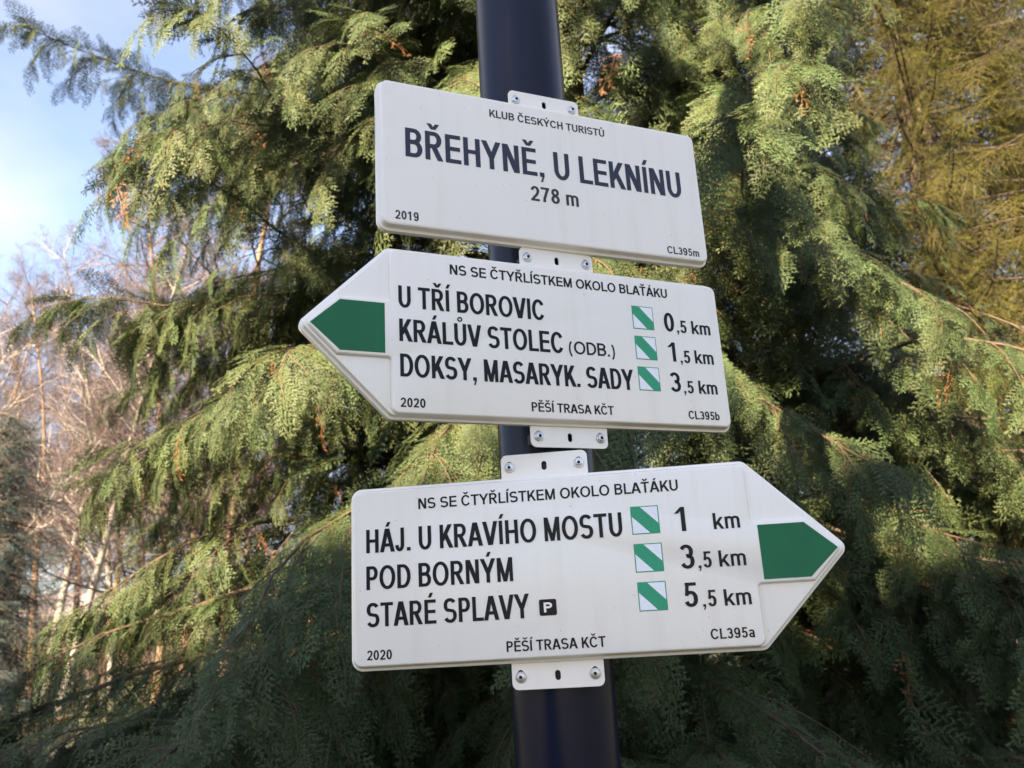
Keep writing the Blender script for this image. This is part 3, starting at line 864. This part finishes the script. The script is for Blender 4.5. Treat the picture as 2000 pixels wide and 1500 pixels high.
def foliage_stuff(name, parent, P, E, S, K, sources, mat):
    """one object that carries every remaining spray, by geometry nodes"""
    me = bpy.data.meshes.new(name); me.vertices.add(len(P)); me.vertices.foreach_set('co', P.astype(np.float32).ravel())
    for nm, ty, arr, key in (('rot', 'FLOAT_VECTOR', E, 'vector'), ('scl', 'FLOAT', S, 'value'), ('kind_index', 'INT', K, 'value')):
        a = me.attributes.new(nm, ty, 'POINT'); a.data.foreach_set(key, np.ascontiguousarray(arr, dtype=np.int32 if ty == 'INT' else np.float32).ravel())
    me.materials.append(mat)
    o = link(bpy.data.objects.new(name, me), parent); o['kind'] = 'stuff'
    ng = bpy.data.node_groups.new(name + '_nodes', 'GeometryNodeTree')
    ng.interface.new_socket('Geometry', in_out='INPUT', socket_type='NodeSocketGeometry')
    ng.interface.new_socket('Geometry', in_out='OUTPUT', socket_type='NodeSocketGeometry')
    gi = ng.nodes.new('NodeGroupInput'); go = ng.nodes.new('NodeGroupOutput')
    def attr(nm, ty):
        a = ng.nodes.new('GeometryNodeInputNamedAttribute'); a.data_type = ty; a.inputs['Name'].default_value = nm
        return [s for s in a.outputs if s.enabled and s.name == 'Attribute'][0]
    e2r = ng.nodes.new('FunctionNodeEulerToRotation'); ng.links.new(attr('rot', 'FLOAT_VECTOR'), e2r.inputs[0])
    sc = attr('scl', 'FLOAT'); ki = attr('kind_index', 'INT')
    outj = ng.nodes.new('GeometryNodeJoinGeometry')
    for k, src in enumerate(sources):
        cmp_ = ng.nodes.new('FunctionNodeCompare'); cmp_.data_type = 'INT'; cmp_.operation = 'EQUAL'
        ii = [s for s in cmp_.inputs if s.enabled]
        ng.links.new(ki, ii[0]); ii[1].default_value = k
        oi = ng.nodes.new('GeometryNodeObjectInfo'); oi.inputs['Object'].default_value = src; oi.inputs['As Instance'].default_value = True
        ip = ng.nodes.new('GeometryNodeInstanceOnPoints')
        ng.links.new(gi.outputs[0], ip.inputs['Points']); ng.links.new(cmp_.outputs[0], ip.inputs['Selection'])
        ng.links.new(oi.outputs['Geometry'], ip.inputs['Instance']); ng.links.new(e2r.outputs[0], ip.inputs['Rotation']); ng.links.new(sc, ip.inputs['Scale'])
        ng.links.new(ip.outputs[0], outj.inputs[0])
    ng.links.new(outj.outputs[0], go.inputs[0])
    md = o.modifiers.new('sprays', 'NODES'); md.node_group = ng
    return o

CAMP = np.array([0, 0, EYE])
def to_img(P):
    q = P - CAMP
    X = q @ np.array(CR); Y = q @ np.array(CU); Z = q @ np.array(FW)
    Zs = np.where(Z > .05, Z, .05)
    return 512 + F_PX * .512 * X / Zs, 384 - F_PX * .512 * Y / Zs, Z

def dress(root, name_part, P, Dd, Nn, S, K, variants, stuff_name, mat, nmax=260, cell=26):
    """the sprays that show largest become parts, the rest one stuff part"""
    Mx = frame(Dd, Nn)
    E = euler_xyz(Mx)
    x, y, z = to_img(P + Mx[:, :, 0] * .12 * S[:, None])
    vis = (x > 0) & (x < 1024) & (y > 0) & (y < 768) & (z > .3)
    order = np.argsort(z); grid = {}; pick = []
    for i in order:
        if not vis[i]: continue
        c = (int(x[i] // cell), int(y[i] // cell))
        if grid.get(c, 0) >= 1: continue
        grid[c] = 1; pick.append(i)
        if len(pick) >= nmax: break
    need = {}
    base = np.array(root.location)
    pk = set(pick); srcs = {}
    for k in range(len(variants)):              # every variant needs a visible source object
        if not any(K[i] == k for i in pick):
            c = [i for i in order if K[i] == k]
            if c: pick.append(c[0]); pk.add(c[0])
    for i in pick:
        o = bpy.data.objects.new(name_part, variants[K[i]]); link(o, root)
        o.location = P[i] - base; o.rotation_euler = E[i]; o.scale = (S[i],) * 3
        srcs.setdefault(int(K[i]), o)
    rest = np.array([i for i in range(len(P)) if i not in pk])
    foliage_stuff(stuff_name, root, P[rest] - base, E[rest], S[rest], K[rest], [srcs[k] for k in range(len(variants)) if k in srcs], mat)
    return len(rest)

def vnorm(a): return a / (np.linalg.norm(a) + 1e-9)
UP = np.array([0, 0, 1.0])

def cypress(x0, y0, H, Rf, limbs, seed, extra=()):
    r = np.random.default_rng(seed); root = empty('cypress_tree', (x0, y0, 0))
    base = np.array([x0, y0, 0.0])
    mb = MB(); zz = np.linspace(0, H, 22)
    mb.tube([(0.03 * math.sin(z * 1.1), 0.03 * math.cos(z * .8), z - .05) for z in zz], [0.19 * (1 - z / H) ** .8 + .012 for z in zz], 14)
    mb.obj('trunk', MBARK, root, smooth=True)
    SP, SD, SN, SS, SK = [], [], [], [], []
    def spray(p, d, n, s, inner):
        SP.append(p); SD.append(d); SN.append(n); SS.append(s)
        SK.append(NG + int(r.integers(ND)) if r.random() < (0.55 if inner else 0.022) else int(r.integers(NG)))
    def limb(az, h0, reach, rise, drop, thick=1.0):
        mb = MB(); hd = np.array([math.cos(az), math.sin(az), 0]); sd = np.array([-hd[1], hd[0], 0])
        N = 14; pts = []; w1, w2 = r.normal(0, .09, 2); w3 = r.uniform(0, 6)
        for i in range(N + 1):
            t = i / N
            pts.append(base + hd * (.12 + reach * t) + sd * (reach * (w1 * math.sin(t * 3) + w2 * math.sin(t * 9) * .4)) + UP * (h0 + reach * (rise * t - drop * t ** 2.2) + .03 * math.sin(t * 13 + w3)))
        pts = np.array(pts)
        mb.tube(pts - base, [(.011 * thick * (1 - i / N) ** .9 + .0015) * min(1.2, reach / 1.8) for i in range(N + 1)], 6)
        def at(t):
            f = min(max(t, 0), .9999) * N; i = int(f); return pts[i] + (pts[i + 1] - pts[i]) * (f - i), vnorm(pts[i + 1] - pts[i])
        t = .22; s = 1 if r.random() < .5 else -1
        while t < 1.0:
            p, d = at(t)
            l2 = (0.46 * (1 - t) ** .6 + .16) * r.uniform(.75, 1.15) * min(1.1, reach / 2)
            a = rad(r.normal(50 - 12 * t, 8)) * s
            dh = vnorm(np.array([d[0] * math.cos(a) - d[1] * math.sin(a), d[0] * math.sin(a) + d[1] * math.cos(a), d[2] * .5 - r.uniform(.0, .25)]))
            M2 = 6; q = [p]; dc = dh.copy(); dz = r.uniform(.10, .24)
            for j in range(M2):
                dc = vnorm(dc + UP * (-dz)); q.append(q[-1] + dc * l2 / M2)
            q = np.array(q)
            mb.tube(q - base, [.0022 * (1 - j / (M2 + .5)) + .0008 for j in range(M2 + 1)], 4, False)
            u = .12; s2 = 1
            while u < 1.0:
                f = u * M2 * .999; j = int(f); pp = q[j] + (q[j + 1] - q[j]) * (f - j); dd = vnorm(q[j + 1] - q[j])
                b = rad(r.normal(46, 9)) * s2
                d3 = np.array([dd[0] * math.cos(b) - dd[1] * math.sin(b), dd[0] * math.sin(b) + dd[1] * math.cos(b), dd[2] - r.uniform(.15, 1.2)])
                n3 = UP * .55 + hd * r.uniform(.4, 1.2) + r.normal(0, .2, 3)
                rr = np.hypot(*(pp - base)[:2])
                inner = rr < .42 * reach or (t < .38 and u < .4)
                spray(pp, d3, n3, (.62 + .42 * (1 - u)) * r.uniform(.75, 1.15), inner)
                u += .054 / l2 * r.uniform(.85, 1.2); s2 = -s2
            dd = vnorm(q[-1] - q[-2]); spray(q[-2], dd + np.array([0, 0, -.15]), UP + hd * .5, r.uniform(.7, 1.0), False)
            for _ in range(4):                     # sprays straight off the limb, cloaking it
                tt = min(t + r.uniform(0, .09) / reach, .98); p1, d1 = at(tt); b = rad(r.normal(42, 14)) * (1 if r.random() < .5 else -1)
                d3 = np.array([d1[0] * math.cos(b) - d1[1] * math.sin(b), d1[0] * math.sin(b) + d1[1] * math.cos(b), d1[2] + r.uniform(-.7, .25)])
                spray(p1 + UP * .006, d3, UP * .7 + hd * r.uniform(.1, .8) + r.normal(0, .2, 3), r.uniform(.6, .95), tt < .4)
            t += .105 / reach * r.uniform(.8, 1.2); s = -s
        p, d = at(.97); spray(p, d, UP + hd * .3, 1.0, False)
        mb.obj('branch', MTWIG, root)
    for i in range(limbs):
        h = .25 + (H * .80 - .25) * ((i + r.random()) / limbs) ** 1.15
        az = i * 2.399963 + r.normal(0, .25)
        back = math.sin(az)                       # +1 = away from the viewer
        R = Rf(h) * r.uniform(.82, 1.08) * (1 - .34 * max(0, math.cos(az)) * min(1, max(0, (h - 2.3) / 1.0)))
        if back > .35 and r.random() < .5: continue
        limb(az, h, R, r.uniform(.25, .65), r.uniform(.30, .72))
    for i in range(5200):                          # shaded older sprays near the trunk
        h = r.uniform(.3, H * .75); az = -r.uniform(-.5, math.pi + .5); hd = np.array([math.cos(az), math.sin(az), 0]); q = r.uniform(.25, .72) * Rf(h)
        spray(base + hd * q + UP * h, hd * .6 + UP * r.uniform(-1.3, -.1) + r.normal(0, .3, 3), hd + UP * .3 + r.normal(0, .3, 3), r.uniform(1.0, 1.5), q < .45 * Rf(h))
    for (az, h, reach, rise, drop) in extra: limb(rad(az), h, reach, rise, drop, 1.2)
    P, Dd, Nn, S, K = np.array(SP), np.array(SD), np.array(SN), np.array(SS), np.array(SK)
    ax = np.hypot(P[:, 0] - POLE.x, P[:, 1] - POLE.y)
    keep = (ax > .42) & (P[:, 1] > 1.45) & (P[:, 2] > .05)
    P, Dd, Nn, S, K = P[keep], Dd[keep], Nn[keep], S[keep], K[keep]
    dress(root, 'foliage_spray', P, Dd, Nn, S, K, CYP, 'foliage', MLEAF)
    print('cypress sprays', len(P), 'tris', [len(m.polygons) for m in CYP])
    return root

NG, ND = 8, 2
CYP = [spray_mesh('foliage_spray', 10 + i, MLEAF, L0=.205 + .02 * (i % 3), width=.085 + .010 * (i % 4), droop=.6 + .35 * (i % 3)) for i in range(NG)] + \
      [spray_mesh('withered_spray', 60 + i, MDEAD, L0=.20, width=.07, dens=.55, droop=2.2) for i in range(ND)]

def Rprof(z):
    if z < 1.15: return 2.5
    if z < 5.0: return 2.05 - .02 * z
    return max(.35, 1.95 * (1 - (z - 5.0) / 5.6))
EXTRA = [(179, 3.70, 3.05, .62, .14), (186, 2.45, 2.35, .44, .16), (192, 2.30, 2.15, .22, .24), (204, 1.75, 2.3, .28, .42), (176, 2.9, 2.35, .40, .40),
         (206, 1.40, 2.9, .22, .30), (222, 1.0, 2.5, .25, .36), (198, 1.05, 3.0, .22, .16), (183, 1.9, 2.1, .3, .35), (191, 1.7, 2.2, .3, .3), (199, 1.95, 2.1, .3, .4), (187, 1.5, 2.1, .28, .3), (210, .95, 2.9, .25, .2), (190, .9, 3.0, .22, .16), (216, 1.15, 2.8, .2, .22), (203, .75, 2.9, .2, .2), (-6, 2.1, 2.2, .36, .40)]
CX, CY = 0.38, 4.0
cy = cypress(CX, CY, 10.4, Rprof, 390, 3, EXTRA)
tag(cy, 'large drooping green cypress filling the view directly behind the sign pole', 'conifer')

# ------------------------------------------------------------------ spruces
def spruce(x0, y0, H, R0_, nw, seed, label, VAR, stuff, mat, leafname, zmin=.3, per=7, ndens=1.0, bark=MGREYBARK, scale=1.0, group=None, nmax=240, cell=30, tilt=-.12):
    r = np.random.default_rng(seed); root = empty('spruce_tree', (x0, y0, 0)); base = np.array([x0, y0, 0.])
    mb = MB(); zz = np.linspace(0, H, 16); mb.tube([(0, 0, z - .05) for z in zz], [.028 * H * .62 * (1 - z / H) + .01 for z in zz], 12); mb.obj('trunk', bark, root, smooth=True)
    SP, SD, SN, SS, SK = [], [], [], [], []
    for w in range(nw):
        h = zmin + (H * .96 - zmin) * w / nw; R = R0_ * (1 - h / H) ** .85 + .15
        for b in range(per):
            az = 2 * math.pi * (b + r.uniform(-.25, .25)) / per + w * .7; reach = R * r.uniform(.78, 1.1)
            hd = np.array([math.cos(az), math.sin(az), 0]); N = 9; e = r.uniform(-.02, .2); dp = r.uniform(.25, .5)
            pts = np.array([base + hd * (.05 + reach * i / N) + UP * (h + reach * (e * (i / N) + tilt * (i / N) - dp * (i / N) ** 1.6 + .28 * (i / N) ** 4)) for i in range(N + 1)])
            mb = MB(); mb.tube(pts - base, [.011 * scale * (1 - i / N) + .0025 for i in range(N + 1)], 5); mb.obj('branch', bark, root)
            t = .18; s = 1
            while t < 1:
                f = t * N * .999; j = int(f); p = pts[j] + (pts[j + 1] - pts[j]) * (f - j); d = vnorm(pts[j + 1] - pts[j])
                a = rad(r.normal(52, 9)) * s
                d3 = np.array([d[0] * math.cos(a) - d[1] * math.sin(a), d[0] * math.sin(a) + d[1] * math.cos(a), d[2] - r.uniform(.0, 1.1)])
                SP.append(p); SD.append(d3); SN.append(UP + r.normal(0, .25, 3)); SS.append((.65 + .75 * (1 - t)) * r.uniform(.8, 1.2) * scale); SK.append(int(r.integers(len(VAR))))
                t += .075 * scale / reach / ndens; s = -s
            SP.append(pts[-2]); SD.append(pts[-1] - pts[-2]); SN.append(UP); SS.append(.8 * scale); SK.append(0)
    dress(root, leafname, np.array(SP), np.array(SD), np.array(SN), np.array(SS), np.array(SK), VAR, stuff, mat, nmax=nmax, cell=cell)
    tag(root, label, 'spruce', group)
    print('spruce', len(SP))
    return root

SPR = [needle_mesh('needle_twig', 30 + i, MSPRUCE, L0=.30, sub=8) for i in range(3)]
spruce(3.15, 5.6, 11, 2.1, 46, 11, 'golden olive spruce at upper right, close behind the cypress', SPR, 'foliage', MSPRUCE, 'needle_twig', zmin=1.2, per=9, ndens=2.0)
spruce(4.9, 7.2, 12, 2.6, 34, 12, 'golden olive spruce farther back, at the far right edge', SPR, 'foliage', MSPRUCE, 'needle_twig', zmin=1.0, per=9, ndens=2.2, nmax=60)
BLS = [needle_mesh('needle_twig', 40 + i, MBLUES, L0=.30, sub=8, nl=.017, nw=.002) for i in range(2)]
spruce(-5.05, 7.9, 4.15, 1.15, 22, 13, 'small blue spruce with a dark trunk at the left edge', BLS, 'foliage', MBLUES, 'needle_twig', zmin=.35, per=9, ndens=1.6, scale=.9, nmax=120, cell=16)

# ------------------------------------------------------------------ bare trees
def bare_meshes(seed, H, style):
    """trunk mesh + crown mesh of a leafless tree"""
    r = np.random.default_rng(seed)
    T, Cw, Fn = MB(), MB(), MB()
    N = 14; pts = [np.array([0., 0, 0])]; d = vnorm(np.array([r.normal(0, .03), r.normal(0, .03), 1.0])); lean = r.normal(0, .02, 3)
    for i in range(N):
        d = vnorm(d + r.normal(0, .035, 3) + lean * .3 + UP * .03); pts.append(pts[-1] + d * H / N)
    r0 = H * (.0085 if style == 'birch' else .0095)
    T.tube(pts, [r0 * (1 - .93 * (i / N)) for i in range(N + 1)], 8)
    BV, BD, BL, BW = [], [], [], []
    def twig(p, d, l, w, lev):
        n = 4; q = [p]; dd = d.copy()
        for j in range(n):
            dd = vnorm(dd + r.normal(0, .10, 3) + UP * (.07 if style == 'alder' else (-.10 if lev > 1 else .10)))
            q.append(q[-1] + dd * l / n)
        if lev == 0: Cw.tube(q, [w * (1 - .6 * j / n) for j in range(n + 1)], 5, False)
        elif lev == 1: Cw.tube(q, [w * (1 - .6 * j / n) for j in range(n + 1)], 3, False)
        else:
            for j in range(n):
                BV.append(q[j]); BD.append(q[j + 1] - q[j]); BL.append(l / n * 1.25); BW.append(w * (1 - .5 * j / n))
        if lev >= 3: return
        m = {0: 9, 1: 8, 2: 5}[lev]
        for k in range(m):
            t = .18 + .82 * (k + r.random()) / m; f = min(t, .999) * n; j = int(f); pp = q[j] + (q[j + 1] - q[j]) * (f - j)
            ax = vnorm(np.cross(dd, r.normal(0, 1, 3))); a = rad(r.uniform(28, 58))
            nd = vnorm(vnorm(q[j + 1] - q[j]) * math.cos(a) + ax * math.sin(a))
            twig(pp, nd, l * (.55 * (1 - .5 * t) + .12) * r.uniform(.8, 1.2), w * .5, lev + 1)
    nb = 30 if style != 'larch' else 52
    st = .22 if style != 'larch' else .14
    for i in range(nb):
        t = st + (1 - st) * (i + r.random()) / nb; f = min(t, .999) * N; j = int(f); p = pts[j] + (pts[j + 1] - pts[j]) * (f - j)
        a = i * 2.4 + r.normal(0, .3)
        el_ = {'birch': r.uniform(.5, 1.1), 'alder': r.uniform(.3, .9), 'larch': r.uniform(-.12, .2)}[style]
        d = vnorm(np.array([math.cos(a), math.sin(a), el_ * 1.1]))
        l = H * {'birch': .24, 'alder': .26, 'larch': .22}[style] * (1 - .72 * t) * r.uniform(.75, 1.2)
        twig(p, d, l, r0 * .32 * (1 - .6 * t), 0)
    # finest twigs as thin kites
    kz = kites(np.array(BV), np.array(BD), np.array(BL), np.array(BW) * 1.5 + .003, np.zeros(len(BV)), np.zeros(len(BV)), r.normal(0, 1, (len(BV), 3)))
    return T, Cw, kz

def bare_family(style, seed, H, tm, cm):
    T, Cw, kz = bare_meshes(seed, H, style)
    me1 = bpy.data.meshes.new('trunk'); me1.from_pydata(T.v, [], T.f); me1.materials.append(tm); me1.polygons.foreach_set('use_smooth', [True] * len(me1.polygons))
    me2 = bpy.data.meshes.new('limbs'); me2.from_pydata(Cw.v, [], Cw.f); me2.materials.append(tm if style == 'birch' else cm)
    me3 = np_mesh('twigs', kz[0], kz[1], cm, 3)
    print('bare', style, len(kz[1]) + len(Cw.f) * 2)
    return me1, me2, me3
FAM = {'birch': [bare_family('birch', 1, 15, MBIRCH, MRED), bare_family('birch', 2, 15, MBIRCH, MRED)],
       'alder': [bare_family('alder', 3, 14, MLARCH, MRED), bare_family('alder', 5, 14, MLARCH, MTAN)],
       'larch': [bare_family('larch', 4, 15, MLARCH, MRED)]}
def bare(kind, v, x, y, s, rz, lean, label, cat, group=None):
    fam = FAM[kind][v]; root = empty(kind + '_tree', (x, y, -.05), rz); root.scale = (s,) * 3
    root.rotation_euler = (lean[0], lean[1], rz)
    for nm, me in zip(('trunk', 'limbs', 'twigs'), fam):
        o = link(bpy.data.objects.new(nm, me), root)
        if nm != 'trunk': o['kind'] = 'stuff'
    tag(root, label, cat, group)
    return root
BB = 'bare birches on the left'; LL = 'bare trees beyond the blue spruce'
# direction (x/y slope) and distance
def at_px(px, dist):
    xs_ = (px - 1000) / F_PX + .037
    return xs_ * dist, dist * 1.0
for (k, v, px, dist, s, rz, lean, label) in [
    ('birch', 0, 70, 22, .95, 0.3, (0, .14), 'white birch rising beside the blue spruce, leaning right'),
    ('birch', 1, 40, 24, .98, 2.0, (0, .17), 'white birch leaning right, just behind the blue spruce top'),
    ('birch', 0, -40, 21, .95, 4.0, (0, .16), 'white birch at the left edge, leaning into the picture'),
    ('birch', 1, 165, 27, .95, 5.1, (.0, .06), 'thin birch between the leaning white birch and the cypress')]:
    x, y = at_px(px, dist); bare(k, v, x, y, s, rz, lean, label, 'birch', BB)
for (k, v, px, dist, s, rz, lean, label) in [
    ('alder', 0, 145, 34, 1.15, 1.0, (0, .02), 'bare tree with a sunlit orange brown lower trunk, mid left'),
    ('larch', 0, 250, 24, 1.12, 2.2, (0, .0), 'bare larch with level reddish branches beside the cypress'),
    ('alder', 1, 300, 30, 1.1, 3.1, (0, .03), 'tan bare tree seen through the left tips of the cypress'),
    ('larch', 0, 375, 22, 1.25, 4.4, (0, .01), 'tall bare larch half hidden by the cypress'),
    ('alder', 0, -30, 36, 1.2, 5.0, (0, .05), 'reddish bare tree behind the birches at the left edge'),
    ('alder', 1, 90, 42, 1.35, .4, (0, .0), 'distant tan bare tree above the grey shed roof'),
    ('larch', 0, 205, 38, 1.25, 2.9, (0, .0), 'distant bare larch standing right of the grey shed end'),
    ('alder', 0, 330, 44, 1.4, 1.9, (0, .0), 'farthest reddish bare tree, low behind the cypress'),
    ('alder', 0, 20, 30, 1.1, 3.9, (0, .03), 'reddish bare tree between the two leftmost birches'),
    ('alder', 1, -120, 33, 1.1, 2.1, (0, .0), 'tan bare tree just outside the birches on the left'),
    ('alder', 0, 430, 33, 1.2, 4.9, (0, .0), 'reddish bare tree showing through gaps of the cypress')]:
    x, y = at_px(px, dist); bare(k, v, x, y, s, rz, lean, label, 'bare tree', LL)
# low brush in front of the shed
def brush():
    r = np.random.default_rng(8); B, Dd, Ln, Wd = [], [], [], []
    for i in range(900):
        c = np.array([r.uniform(-30, -9), r.uniform(30, 41), 0]); h = r.uniform(1.2, 4.2)
        for j in range(9):
            p = c + np.array([r.normal(0, .25), r.normal(0, .25), 0]); d = vnorm(np.array([r.normal(0, .28), r.normal(0, .28), 1])); l = h * r.uniform(.6, 1)
            for q in range(3):
                B.append(p); Dd.append(d); Ln.append(l / 3 * 1.2); Wd.append(.03 * (1 - q * .28)); p = p + d * l / 3; d = vnorm(d + r.normal(0, .22, 3))
    kz = kites(np.array(B), np.array(Dd), np.array(Ln), np.array(Wd), np.zeros(len(B)), np.zeros(len(B)), r.normal(0, 1, (len(B), 3)))
    me = np_mesh('undergrowth', kz[0], kz[1], MTAN, 3); o = link(bpy.data.objects.new('undergrowth', me))
    tag(o, 'tan leafless undergrowth around the grey shed', 'undergrowth', kind='stuff')
brush()

# ------------------------------------------------------------------ buildings
def house(name, label, x0, x1, y0, y1, eave, ridge, wall, roofm, axis='x', windows=True):
    root = empty(name, ((x0 + x1) / 2, (y0 + y1) / 2, 0)); bx, by = root.location.x, root.location.y
    mb = MB(); X0, X1, Y0, Y1 = x0 - bx, x1 - bx, y0 - by, y1 - by
    V = [(X0,Y0,-.1),(X1,Y0,-.1),(X1,Y1,-.1),(X0,Y1,-.1),(X0,Y0,eave),(X1,Y0,eave),(X1,Y1,eave),(X0,Y1,eave),(X0,0,ridge-.12),(X1,0,ridge-.12)]
    Fc = [(0,1,5,4),(2,3,7,6),(1,2,6,9,5),(3,0,4,8,7)]
    mb.add(V, Fc); mb.obj('wall', wall, root)
    ov = .35; th = .12; rf = MB(); sl_ = (ridge - eave) / (Y1)
    for s in (-1, 1):
        ye = s * (Y1 + ov); ze = ridge - sl_ * (Y1 + ov)
        a = [(X0 - ov, 0, ridge), (X1 + ov, 0, ridge), (X1 + ov, ye, ze), (X0 - ov, ye, ze)]
        b = [(p[0], p[1], p[2] - th) for p in a]
        rf.add(a + b, [(0,1,2,3),(7,6,5,4),(0,4,5,1),(1,5,6,2),(2,6,7,3),(3,7,4,0)])
    rf.obj('roof', roofm, root)
    if windows:
        k = max(2, int((X1 - X0) / 2.6))
        for i in range(k):
            cx = X0 + (X1 - X0) * (i + .5) / k
            for zc in ([1.5, 3.3] if eave > 3.5 else [1.4]):
                for (yy, s) in ((Y0, -1), (Y1, 1)):
                    f = MB(); w, h = .5, .6; d0, d1 = (yy - .05, yy + .03) if s < 0 else (yy - .03, yy + .05)
                    f.box((cx - w, d0, zc - h), (cx - w + .07, d1, zc + h)); f.box((cx + w - .07, d0, zc - h), (cx + w, d1, zc + h))
                    f.box((cx - w + .07, d0, zc - h), (cx + w - .07, d1, zc - h + .07)); f.box((cx - w + .07, d0, zc + h - .07), (cx + w - .07, d1, zc + h)); f.box((cx - .025, d0, zc - h + .07), (cx + .025, d1, zc + h - .07))
                    wo = f.obj('window', MWINF, root)
                    g = MB(); g.box((cx - w + .07, yy + s * .005 - .004, zc - h + .07), (cx + w - .07, yy + s * .005 + .004, zc + h - .07)); g.obj('pane', MGLASS, wo)
    return root
MWINF = simple('white_window_frame', (0.7, 0.69, 0.66), 0.5)
MGLASS = simple('dark_window_glass', (0.02, 0.022, 0.025), 0.06, coat=0.5)
MPLAST = simple('pale_plaster', (0.55, 0.50, 0.42), 0.9, nscale=3, bmp=.2)
MROOF = simple('grey_corrugated_roof', (0.13, 0.125, 0.14), 0.75, var=.3, nscale=2)
MTILE = simple('red_brown_roof_tiles', (0.16, 0.07, 0.045), 0.8, var=.3, nscale=6)
MSHED = simple('weathered_grey_boards', (0.16, 0.15, 0.155), 0.85, var=.4, nscale=1.5, vec=(4, 4, .4))
h = house('shed', 'long low grey shed among bare trees, low at the left', -38, -14.5, 44, 50, 2.2, 4.35, MSHED, MROOF, windows=False); tag(h, None, 'shed')
h = house('house', 'pale house glimpsed behind the blue spruce at the left edge', -33, -22.3, 33, 38, 6.3, 9.2, MPLAST, MTILE); tag(h, None, 'house')
h['label'] = 'pale house glimpsed behind the blue spruce at the left edge'
for o in COL.objects:
    if o.name == 'shed': o['label'] = 'long low grey shed among bare trees, low at the left'
# tall narrow unseen tower, added and shaped to shade the pole and lower cypress
h = house('added_shade_tower', 'unseen plastered tower with a tiled roof, added behind the viewer to cast shade', -12.5, -5.9, -17.0, -12.0, 9.6, 12.35, MPLAST, MTILE); tag(h, None, 'tower'); h['label'] = 'unseen plastered tower with a tiled roof, added behind the viewer to cast shade'
